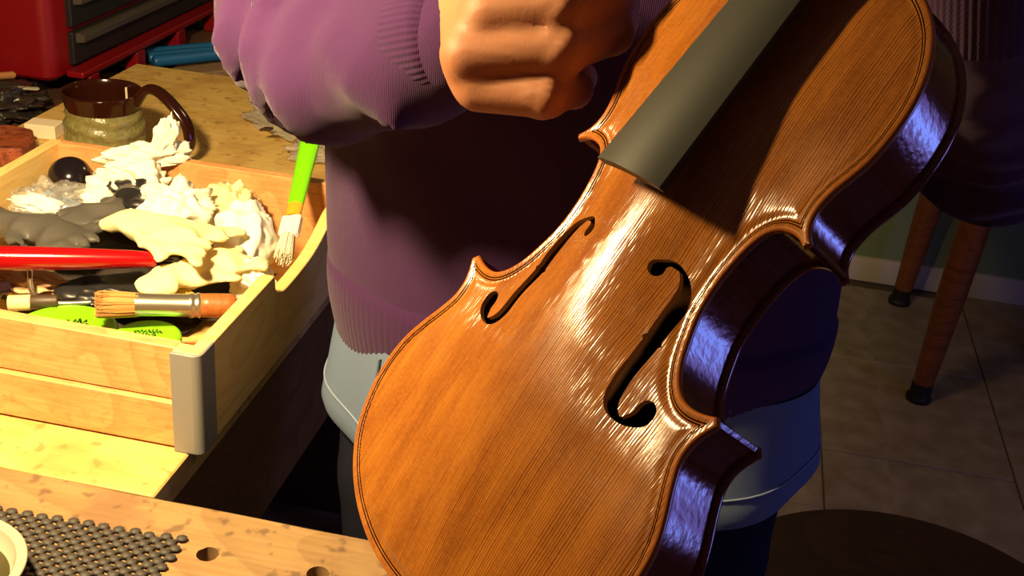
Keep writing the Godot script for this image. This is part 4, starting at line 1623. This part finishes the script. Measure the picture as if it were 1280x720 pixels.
	g.lathe(PackedVector2Array([Vector2(0.0, -L / 2 - 0.012), Vector2(0.009, -L / 2 - 0.010), Vector2(0.0115, -L / 2), Vector2(0.0118, -L * 0.2), Vector2(0.0105, L * 0.1), Vector2(0.0088, L * 0.36), Vector2(0.0076, L / 2 - 0.004), Vector2(0.0064, L / 2), Vector2(0.0, L / 2 + 0.001)]), 32)
	part(hd, "handle", g, mat(rgb(150, 12, 16), 0.16))
	g = Geo.new()
	g.lathe(PackedVector2Array([Vector2(0.0, L / 2 - 0.002), Vector2(0.004, L / 2 - 0.001), Vector2(0.0038, L / 2 + 0.02), Vector2(0.0, L / 2 + 0.021)]), 16)
	part(hd, "tang", g, mat(rgb(60, 58, 56), 0.3, 0.9))
	# round brush
	a = Vector3(-0.524, 0.984, -0.876)
	b = Vector3(-0.409, 0.977, -0.930)
	var ax := (b - a).normalized()
	var br := thing("brush", "round natural-bristle brush with a metal ferrule and brown wooden handle over the green tins", "brush", a, along(b - a))
	g = Geo.new()
	bristles(g, Vector3(0, 0.038, 0), Vector3(0, 0.002, 0), 0.0105, 0.0125, 420, 251)
	g.lathe(PackedVector2Array([Vector2(0.0, 0.006), Vector2(0.0108, 0.008), Vector2(0.0112, 0.02), Vector2(0.0100, 0.04)]), 24)
	var hair := part(br, "bristles", g, mat(rgb(184, 128, 66), 0.7))
	hair.set_meta("kind", "stuff")
	g = Geo.new()
	g.lathe(PackedVector2Array([Vector2(0.0100, 0.034), Vector2(0.0106, 0.036), Vector2(0.0104, 0.062), Vector2(0.0108, 0.082), Vector2(0.0116, 0.083), Vector2(0.0116, 0.0855), Vector2(0.0108, 0.0865), Vector2(0.0108, 0.0885), Vector2(0.0116, 0.0895), Vector2(0.0116, 0.092), Vector2(0.0104, 0.093)]), 36)
	part(br, "ferrule", g, mat(rgb(196, 188, 170), 0.28, 0.9))
	g = Geo.new()
	g.lathe(PackedVector2Array([Vector2(0.0, 0.09), Vector2(0.0108, 0.091), Vector2(0.0112, 0.10), Vector2(0.0112, 0.117), Vector2(0.0108, 0.1235), Vector2(0.0, 0.125)]), 36)
	part(br, "handle", g, tri(mat(Color.WHITE, 0.4), wood(255, rgb(176, 104, 50), rgb(140, 76, 34), 5.0), 6.0))
	# two green tins with pencilled lids
	var scrawl := [noise(261, 0.05, 2), noise(262, 0.05, 2)]
	for k in 2:
		var r: float = [0.047, 0.031][k]
		var t := thing("tin", ["larger bright green lidded tin under the round brush", "smaller bright green lidded tin beside the brush ferrule with dark handwriting"][k], "tin", [Vector3(-0.553, 0.912, -0.870), Vector3(-0.478, 0.912, -0.882)][k], Basis(), "bright green tins in the box")
		var hh := 0.046
		g = Geo.new()
		g.lathe(PackedVector2Array([Vector2(0, 0), Vector2(r - 0.003, 0), Vector2(r - 0.002, 0.001), Vector2(r - 0.002, hh - 0.012), Vector2(0, hh - 0.012)]), 48)
		part(t, "tin_body", g, mat(rgb(60, 96, 28), 0.4))
		var ink := Image.create(192, 192, false, Image.FORMAT_RGB8)
		ink.fill(Color(0.49, 0.83, 0.08))
		for line in 3:
			var px := 58.0
			while px < 136.0 - line * 16:
				var py: float = 76.0 + line * 24.0 + 9.0 * sin(px * (0.62 + 0.1 * line) + line) + 14.0 * scrawl[k].get_noise_2d(px * 4.0, line * 50.0)
				ink.fill_rect(Rect2i(int(px), int(py), 4, 4), Color(0.07, 0.11, 0.03))
				px += 0.7
		g = Geo.new()
		g.lathe(PackedVector2Array([Vector2(r - 0.001, hh - 0.016), Vector2(r, hh - 0.015), Vector2(r, hh - 0.003), Vector2(r - 0.001, hh - 0.001), Vector2(r - 0.003, hh)]), 48)
		part(t, "lid_rim", g, mat(rgb(120, 205, 22), 0.35))
		g = Geo.new()
		var disc := PackedVector3Array()
		for q in circle2(Vector2.ZERO, r - 0.003, 48):
			disc.append(Vector3(q.x, hh, q.y))
		g.fan(disc, Vector3.ZERO)
		for i in g.v.size():
			g.uv[i] = Vector2(g.v[i].x, g.v[i].z).rotated(0.35) / (2.0 * r) + Vector2(0.5, 0.5)
		var lm := mat(Color.WHITE, 0.35)
		lm.albedo_texture = ImageTexture.create_from_image(ink)
		part(t, "lid", g, lm)
	# green paint brush leaning in the far right corner
	a = Vector3(-0.419, 0.972, -1.072)
	b = Vector3(-0.449, 1.044, -1.233)
	var gb := thing("paint_brush", "bright green handled paint brush leaning up in the far right corner of the box", "brush", a, along(b - a, Vector3(0.9, 0.1, 0.2)))
	L = (b - a).length()
	var rows := []
	for q in [[0.046, 0.0085, 0.0055], [0.060, 0.0090, 0.0055], [0.066, 0.0088, 0.0052]]:
		var ring := PackedVector3Array()
		for c in circle2(Vector2.ZERO, 1.0, 20):
			ring.append(Vector3(c.x * q[2], q[0], c.y * q[1]))
		rows.append(ring)
	g = Geo.new()
	g.grid(rows, true)
	part(gb, "handle_neck", g, mat(rgb(226, 160, 40), 0.4))
	rows = []
	for q in [[0.064, 0.0090, 0.0052], [0.075, 0.0094, 0.0056], [0.10, 0.0100, 0.0060], [0.13, 0.0112, 0.0064], [L - 0.016, 0.0122, 0.0064], [L - 0.005, 0.0116, 0.006], [L, 0.0098, 0.0045]]:
		var ring := PackedVector3Array()
		for c in circle2(Vector2.ZERO, 1.0, 24):
			ring.append(Vector3(c.x * q[2], q[0], c.y * q[1]))
		rows.append(ring)
	g = Geo.new()
	g.grid(rows, true)
	g.fan(rows[0], rows[2][0])
	g.fan(rows[-1], rows[2][0])
	var gh := part(gb, "handle", g, mat(rgb(116, 206, 14), 0.3))
	g = Geo.new()
	for sx in [-1.0, 1.0]:
		var ring := PackedVector3Array()
		for c in circle2(Vector2.ZERO, 1.0, 18):
			ring.append(Vector3(0.0067 * sx, L - 0.020 + c.y * 0.0055, c.x * 0.0028))
		g.fan(ring, Vector3(0, L - 0.02, 0))
	part(gh, "hanging_hole", g, mat(rgb(30, 50, 8), 0.8))
	g = Geo.new()
	g.box(Vector3(0, 0.033, 0), Vector3(0.010, 0.028, 0.022), 0.002)
	part(gb, "ferrule", g, mat(rgb(238, 232, 220), 0.4))
	g = Geo.new()
	bristles(g, Vector3(0, 0.020, 0), Vector3(0, -0.014, 0), 0.007, 0.010, 160, 271)
	part(gb, "bristles", g, mat(rgb(236, 226, 200), 0.8)).set_meta("kind", "stuff")
	# small things along the front
	var spoon := thing("wire_hook", "thin bent steel wire curving down behind the larger green tin", "wire", Vector3(-0.60, 0.958, -0.93))
	g = Geo.new()
	g.tube(spline(PackedVector3Array([Vector3(-0.028, 0.022, -0.02), Vector3(-0.020, 0.020, 0.0), Vector3(-0.008, 0.006, 0.018), Vector3(0.014, 0.001, 0.022), Vector3(0.045, 0.0, 0.008)]), 6), PackedFloat32Array([0.0028]), 10)
	part(spoon, "wire", g, mat(rgb(170, 160, 140), 0.3, 0.9))
	var cork := thing("cork_dowel", "short pale dowel with a dark end lying at the front left of the box", "dowel", Vector3(-0.618, 0.960, -0.893), along(Vector3(0.9, 0.05, -0.35)))
	g = Geo.new()
	g.lathe(PackedVector2Array([Vector2(0, -0.004), Vector2(0.0075, -0.003), Vector2(0.0075, 0.016), Vector2(0, 0.017)]), 24)
	part(cork, "pale_end", g, mat(rgb(226, 206, 150), 0.6))
	g = Geo.new()
	g.lathe(PackedVector2Array([Vector2(0, 0.0165), Vector2(0.0068, 0.017), Vector2(0.0064, 0.040), Vector2(0, 0.041)]), 24)
	part(cork, "dark_end", g, mat(rgb(66, 50, 34), 0.5))
	var knob := thing("bottle", "dark round-shouldered bottle lying at the very left of the box front", "bottle", Vector3(-0.652, 0.962, -0.905), along(Vector3(0.8, 0.1, -0.4)))
	g = Geo.new()
	g.lathe(PackedVector2Array([Vector2(0, -0.04), Vector2(0.013, -0.039), Vector2(0.014, 0.0), Vector2(0.011, 0.010), Vector2(0.006, 0.014), Vector2(0.006, 0.022), Vector2(0, 0.0225)]), 28)
	part(knob, "bottle_body", g, mat(rgb(40, 24, 30), 0.2))
	var block := thing("wood_block", "small reddish-brown wood block by the box corner below the brush handle", "wood block", Vector3(-0.440, 0.928, -0.895), yaw(0.35))
	g = Geo.new()
	g.box(Vector3.ZERO, Vector3(0.05, 0.03, 0.03), 0.002)
	part(block, "block", g, mat(rgb(150, 70, 30), 0.5))
	for k in 2:
		var p := thing("wood_stick", ["upper of two yellow wooden sticks beside the reddish block", "lower of two yellow wooden sticks, next to the box front"][k], "stick", Vector3(-0.425, 0.947 - 0.002 * k, -0.866 + 0.014 * k), along(Vector3(1, 0, -0.1 + 0.25 * k)), "yellow sticks in the box")
		g = Geo.new()
		g.prism(rounded_rect(0.006, 0.006, 0.0015, 2), 0.05, Transform3D(Basis(Vector3.RIGHT, -PI / 2), Vector3(0, -0.025, 0)), 0.0006)
		part(p, "stick", g, mat(rgb(236, 178, 66), 0.5))
	ball_of("paper_scrap", "folded pale yellow scrap of paper behind the brush ferrule", "paper", Vector3(-0.488, 0.962, -0.962), Vector3(0.020, 0.010, 0.010), 281, mat(rgb(232, 208, 96), 0.8), "paper", 0.3, 1.2)
	ball_of("paper_scrap", "crumpled olive and pink paper behind the dowel at the left front", "paper", Vector3(-0.640, 0.955, -0.945), Vector3(0.045, 0.014, 0.022), 283, mat(rgb(196, 160, 120), 0.8), "paper", 0.4, 1.6)
	ball_of("rag", "black leather-like rag between the red handle and the tins", "rag", Vector3(-0.575, 0.944, -0.955), Vector3(0.050, 0.016, 0.030), 284, black, "cloth", 0.45, 2.0)

# ---------------------------------------------------------------- on the benches behind and in front
func clutter() -> void:
	# glazed mug
	var mug := thing("mug", "hand-thrown mug with olive green glaze and dark brown rim behind the box", "mug", Vector3(-0.815, BENCH_Y, -1.425))
	var green := bump(tri(mat(Color.WHITE, 0.3), mottled(301, rgb(150, 140, 86), rgb(104, 104, 62), 0.03), 14.0), mottled(302, Color.BLACK, Color.WHITE, 0.05), 0.05)
	var brown := mat(rgb(44, 17, 9), 0.14)
	var g := Geo.new()
	var wave := func(a, y): return 0.0016 * sin(y * 330.0 + 1.8 * sin(a * 2.0 + 0.6)) * smoothstep(0.0, 0.01, y) * (1.0 - smoothstep(0.06, 0.068, y))
	var prof := PackedVector2Array([Vector2(0.0, 0.0), Vector2(0.040, 0.0), Vector2(0.046, 0.004)])
	for k in 26:
		prof.append(Vector2(0.0485 + 0.0045 * sin(PI * k / 25.0) - 0.001 * k / 25.0, 0.008 + 0.060 * k / 25.0))
	g.lathe(prof, 80, Transform3D(), wave)
	part(mug, "mug_body", g, green)
	g = Geo.new()
	g.lathe(PackedVector2Array([Vector2(0.0482, 0.066), Vector2(0.0495, 0.072), Vector2(0.051, 0.082), Vector2(0.0525, 0.088), Vector2(0.0515, 0.0905), Vector2(0.0495, 0.0895), Vector2(0.0475, 0.082), Vector2(0.046, 0.060), Vector2(0.045, 0.035), Vector2(0.0, 0.030)]), 80)
	part(mug, "brown_rim", g, brown)
	g = Geo.new()
	g.tube(spline(PackedVector3Array([Vector3(0.046, 0.078, -0.004), Vector3(0.060, 0.096, -0.006), Vector3(0.078, 0.098, -0.004), Vector3(0.104, 0.082, 0.002), Vector3(0.124, 0.058, 0.006), Vector3(0.126, 0.030, 0.010), Vector3(0.098, 0.012, 0.010), Vector3(0.046, 0.014, 0.0)]), 6), PackedFloat32Array([0.013, 0.0125, 0.012, 0.0115, 0.011, 0.0105, 0.010, 0.010, 0.0095]), 12, true, 0.62)
	part(mug, "handle", g, brown)
	g = Geo.new()
	g.lathe(PackedVector2Array([Vector2(0.0, 0.0375), Vector2(0.0448, 0.0375), Vector2(0.0, 0.0376)]), 40)
	part(mug, "coffee", g, mat(rgb(20, 10, 6), 0.3))
	var stir := thing("stir_stick", "thin white stick standing in the mug against its rim", "stick", Vector3(-0.781, 0.953, -1.428), along(Vector3(0.05, 1, 0.1)))
	g = Geo.new()
	g.tube(PackedVector3Array([Vector3(0, 0, 0), Vector3(0, 0.046, 0)]), PackedFloat32Array([0.0016]), 8)
	part(stir, "stick", g, mat(rgb(226, 214, 190), 0.5))
	# pale carton and reddish block left of the mug
	var card := thing("carton", "small white carton on the bench between the mug and the box corner", "carton", Vector3(-0.925, BENCH_Y, -1.455), yaw(0.12))
	g = Geo.new()
	g.box(Vector3(0, 0.010, 0), Vector3(0.044, 0.020, 0.030), 0.0012)
	part(card, "carton_body", g, mat(rgb(240, 226, 196), 0.7))
	var blk := thing("wood_offcut", "rough reddish-brown offcut of wood lying left of the box corner", "wood offcut", Vector3(-0.935, BENCH_Y, -1.365), yaw(0.5))
	g = Geo.new()
	g.prism(PackedVector2Array([Vector2(-0.055, -0.045), Vector2(0.030, -0.05), Vector2(0.045, -0.01), Vector2(0.04, 0.03), Vector2(0.01, 0.05), Vector2(-0.05, 0.045)]), 0.026, Transform3D(Basis(Vector3.RIGHT, -PI / 2), Vector3(0, 0.0, 0)), 0.003)
	part(blk, "offcut", g, tri(mat(Color.WHITE, 0.6), wood(311, rgb(176, 92, 48), rgb(120, 52, 28), 7.0, 0.5, rgb(80, 34, 20)), 5.0))
	# dark plastic bag and sticks on the left cabinet, before the tool chest
	var bag := ball_of("plastic_bag", "crumpled dark plastic bag on the cabinet in front of the red tool chest", "plastic bag", Vector3(-1.100, 0.882, -1.600), Vector3(0.075, 0.030, 0.075), 321, mat(rgb(46, 40, 36), 0.3), "film", 0.5, 2.2)
	bag.set_meta("label", "crumpled dark plastic bag in front of the red tool chest")
	for k in 3:
		var s := thing("wood_stick", ["tan wooden stick at the far left in front of the red chest", "tan wooden stick fanned out beside the dark plastic bag", "short tan stick resting on the dark plastic bag"][k], "stick", Vector3(-1.150 + 0.022 * k, 0.912 + 0.003 * k, -1.640 + 0.012 * k), along(Vector3(0.5 - 0.4 * k, 0.12, 0.8)), "tan sticks by the red chest")
		g = Geo.new()
		g.tube(PackedVector3Array([Vector3(0, -0.04, 0), Vector3(0, -0.036, 0), Vector3(0, 0.036, 0), Vector3(0, 0.04, 0)]), PackedFloat32Array([0.003, 0.006, 0.0055, 0.003]), 10)
		part(s, "stick", g, mat(rgb(176, 124, 72), 0.6))
	var spat := thing("spatula", "slim whitish plastic spatula lying on the dark bag left of the mug", "spatula", Vector3(-1.060, 0.906, -1.612), yaw(0.25))
	g = Geo.new()
	g.prism(rounded_rect(0.060, 0.010, 0.0048), 0.003, Transform3D(Basis(Vector3.RIGHT, -PI / 2), Vector3.ZERO), 0.0008)
	part(spat, "blade", g, mat(rgb(176, 168, 150), 0.5))
	# crumpled clear film on the bench beyond the box
	var film := mat(Color(0.86, 0.84, 0.78, 0.30), 0.2)
	film.transparency = BaseMaterial3D.TRANSPARENCY_ALPHA
	ball_of("plastic_film", "long crumple of greyish clear plastic film on the bench behind the green brush", "plastic film", Vector3(-0.645, 0.911, -1.625), Vector3(0.080, 0.014, 0.040), 331, film, "film", 0.5, 1.5, -0.75)
	ball_of("plastic_film", "smaller crumple of clear plastic film nearest the purple sleeve", "plastic film", Vector3(-0.545, 0.911, -1.525), Vector3(0.045, 0.014, 0.040), 332, film, "film", 0.5, 1.5, 0.2)
	for k in 3:
		var chip := thing("wood_chip", ["dark brown wood chip caught in the clear film, leftmost", "dark brown wood chip in the middle of the clear film", "dark brown wood chip at the near end of the clear film"][k], "wood chip", [Vector3(-0.690, 0.9215, -1.655), Vector3(-0.632, 0.922, -1.545), Vector3(-0.600, 0.9225, -1.600)][k], yaw(0.6 * k), "dark chips in the clear film")
		g = Geo.new()
		g.prism(PackedVector2Array([Vector2(-0.010, -0.003), Vector2(0.004, -0.005), Vector2(0.011, 0.001), Vector2(0.0, 0.005)]), 0.004, Transform3D(Basis(Vector3.RIGHT, -PI / 2), Vector3.ZERO), 0.0006)
		part(chip, "chip", g, mat(rgb(60, 34, 18), 0.6))
	# blue tubes and a grey plank on the rear cabinet
	for k in 3:
		var tube := thing("blue_tube", ["rearmost of three thin blue tubes beside the red chest's rail", "middle of three thin blue tubes beside the red chest's rail", "farthest of three thin blue tubes, foremost beside the plank"][k], "tube", Vector3(-0.985 + 0.0180 * k, 0.872, -2.040 + 0.0170 * k), along(Vector3(0.75, 0, -0.80)), "blue tubes on the rear cabinet")
		g = Geo.new()
		g.tube(PackedVector3Array([Vector3(0, -0.085, 0), Vector3(0, -0.08, 0), Vector3(0, 0.08, 0), Vector3(0, 0.085, 0)]), PackedFloat32Array([0.007, 0.011, 0.011, 0.007]), 14)
		part(tube, "tube", g, mat(rgb(24, 92, 150), 0.4))
	var plank := thing("plank", "short greyish wooden plank lying beside the blue tubes under the sleeve", "plank", Vector3(-0.885, 0.86, -1.945), yaw(0.9))
	g = Geo.new()
	g.box(Vector3(0, 0.009, 0), Vector3(0.16, 0.018, 0.05), 0.002)
	part(plank, "board", g, tri(mat(Color.WHITE, 0.7), wood(341, rgb(140, 116, 88), rgb(108, 86, 62), 6.0), 5.0))
	tool_chest()
	mat_and_bowl()

func tool_chest() -> void:
	var red := mat(rgb(124, 4, 14), 0.4)
	var black := mat(rgb(24, 22, 22), 0.5)
	var steel := mat(rgb(92, 86, 78), 0.45, 0.4)
	var t := thing("tool_chest", "red steel tool chest with black drawer fronts standing at the back left", "tool chest", Vector3(-1.26, 0.86, -2.02))
	# the body's near end shows red; the drawers face right
	var g := Geo.new()
	g.prism(rounded_rect(0.42, 0.66, 0.022), 0.42, Transform3D(Basis(Vector3.RIGHT, -PI / 2), Vector3(0, 0.035, 0)), 0.006)
	part(t, "body", g, red)
	for k in 6:
		var y := 0.078 + 0.062 * k
		g = Geo.new()
		g.box(Vector3(0.213, y, -0.012), Vector3(0.012, 0.054, 0.58), 0.002)
		var dr := part(t, "drawer", g, black)
		g = Geo.new()
		g.prism(PackedVector2Array([Vector2(0, 0), Vector2(0.014, 0.002), Vector2(0.016, 0.012), Vector2(0.008, 0.016), Vector2(0, 0.016)]), 0.56, Transform3D(Basis(Vector3(1, 0, 0), Vector3(0, 1, 0), Vector3(0, 0, 1)), Vector3(0.218, y + 0.008, -0.292)), 0.0008)
		part(dr, "handle_strip", g, steel)
	# red ledge on short posts along its foot
	g = Geo.new()
	g.box(Vector3(0.236, 0.046, -0.01), Vector3(0.030, 0.010, 0.64), 0.002)
	part(t, "ledge", g, red)
	for k in 4:
		g = Geo.new()
		g.box(Vector3(0.236, 0.0205, 0.27 - 0.16 * k), Vector3(0.026, 0.041, 0.034), 0.004)
		part(t, "post", g, red)
	g = Geo.new()
	g.box(Vector3(-0.02, 0.018, 0), Vector3(0.36, 0.036, 0.60), 0.002)
	part(t, "plinth", g, black)

func mat_and_bowl() -> void:
	# open-weave rubber mat: rows of plump beads bridged corner to corner
	var grey := mat(rgb(60, 56, 52), 0.6)
	var t := thing("grip_mat", "dark grey open-weave non-slip mat lying on the near workbench", "mat", Vector3(-0.350, BENCH_Y, -0.690), yaw(0.05))
	var g := Geo.new()
	var rng := RandomNumberGenerator.new()
	rng.seed = 351
	var px := 0.0063
	var pz := 0.0056
	for i in 50:
		for j in 34:
			if (i + j) % 2:
				continue
			var c := Vector3(-0.004 - i * px + rng.randf_range(-0.0004, 0.0004), 0.0024, 0.003 + j * pz + rng.randf_range(-0.0004, 0.0004))
			if j == 0:
				c.z += rng.randf_range(-0.0012, 0.0012)
			if i == 0:
				c.x += rng.randf_range(-0.0012, 0.0012)
			var rows := []
			for a in 6:
				var th := PI * (a + 0.05) / 5.1
				var ring := PackedVector3Array()
				for b in 8:
					ring.append(c + Vector3(sin(th) * cos(TAU * b / 8.0) * 0.0047, cos(th) * 0.0019, sin(th) * sin(TAU * b / 8.0) * 0.0040))
				rows.append(ring)
			g.grid(rows, true)
			for s in [-1.0, 1.0]:
				if j < 33 and i + s >= 0 and i + s < 50:
					g.tube(PackedVector3Array([c + Vector3(0, -0.0006, 0), c + Vector3(-px * s, -0.0006, pz)]), PackedFloat32Array([0.0015]), 5, false)
	part(t, "weave", g, grey).set_meta("kind", "stuff")
	# plastic tub of green varnish, its rim just in the corner of the picture
	var b := thing("tub", "translucent white plastic tub holding olive green liquid at the bottom left corner", "tub", Vector3(-0.483, BENCH_Y + 0.005, -0.578))
	var cup := mat(rgb(188, 172, 150), 0.4)
	cup.backlight_enabled = true
	cup.backlight = Color(0.4, 0.38, 0.34)
	g = Geo.new()
	g.lathe(PackedVector2Array([Vector2(0, 0.0), Vector2(0.042, 0.0), Vector2(0.045, 0.004), Vector2(0.0535, 0.022), Vector2(0.059, 0.0235), Vector2(0.0595, 0.025), Vector2(0.0585, 0.0265), Vector2(0.053, 0.0262), Vector2(0.0515, 0.0245), Vector2(0.044, 0.006), Vector2(0.0, 0.003)]), 64)
	part(b, "tub_body", g, cup)
	g = Geo.new()
	g.lathe(PackedVector2Array([Vector2(0, 0.012), Vector2(0.0465, 0.012), Vector2(0.0, 0.0125)]), 48)
	part(b, "liquid", g, mat(rgb(112, 116, 34), 0.08))

# ---------------------------------------------------------------- lamps
func lamps() -> void:
	var steel := mat(rgb(60, 60, 62), 0.35, 0.8)
	var t := thing("task_lamp", "jointed task lamp clamped to the near workbench, its head over the open box", "lamp", Vector3(-0.80, BENCH_Y, -0.62))
	var head := LAMP_AT - t.position
	var g := Geo.new()
	g.box(Vector3(0, 0.012, 0), Vector3(0.05, 0.024, 0.06), 0.004)
	part(t, "clamp", g, steel)
	g = Geo.new()
	g.tube(PackedVector3Array([Vector3(0, 0.02, 0), Vector3(-0.10, 0.46, 0.02)]), PackedFloat32Array([0.008]), 12)
	part(t, "arm", g, steel)
	g = Geo.new()
	var b := along(-LAMP_DIR, Vector3.RIGHT)
	g.tube(PackedVector3Array([Vector3(-0.10, 0.46, 0.02), head - LAMP_DIR * 0.02]), PackedFloat32Array([0.007]), 12)
	part(t, "arm", g, steel)
	g = Geo.new()
	g.box(head - LAMP_DIR * 0.014, Vector3(0.18, 0.022, 0.13), 0.006, b)
	var hd := part(t, "lamp_head", g, steel)
	g = Geo.new()
	g.box(head - LAMP_DIR * 0.001, Vector3(LAMP_SIZE.x, 0.003, LAMP_SIZE.y), 0.0, b)
	var glow := mat(rgb(255, 224, 170), 0.5)
	glow.emission_enabled = true
	glow.emission = LAMP_COLOR
	glow.emission_energy_multiplier = 3.0
	part(hd, "glowing_panel", g, glow)
	var c := thing("pendant_light", "round warm pendant light hanging on a cord behind the person", "pendant light", CEIL_AT)
	g = Geo.new()
	g.lathe(PackedVector2Array([Vector2(0.0, 0.0), Vector2(0.10, 0.004), Vector2(0.13, 0.02), Vector2(0.135, 0.04)]), 48)
	var gm := mat(rgb(255, 230, 190), 0.5)
	gm.emission_enabled = true
	gm.emission = LAMP_COLOR
	gm.emission_energy_multiplier = 0.6
	part(c, "globe", g, gm)
	g = Geo.new()
	g.lathe(PackedVector2Array([Vector2(0.135, 0.036), Vector2(0.140, 0.040), Vector2(0.08, 0.085), Vector2(0.02, 0.10), Vector2(0.0, 0.10)]), 48)
	part(c, "shade", g, steel)
	g = Geo.new()
	g.tube(PackedVector3Array([Vector3(0, 0.09, 0), Vector3(0, 2.5 - CEIL_AT.y, 0)]), PackedFloat32Array([0.004]), 8)
	part(c, "cord", g, steel)
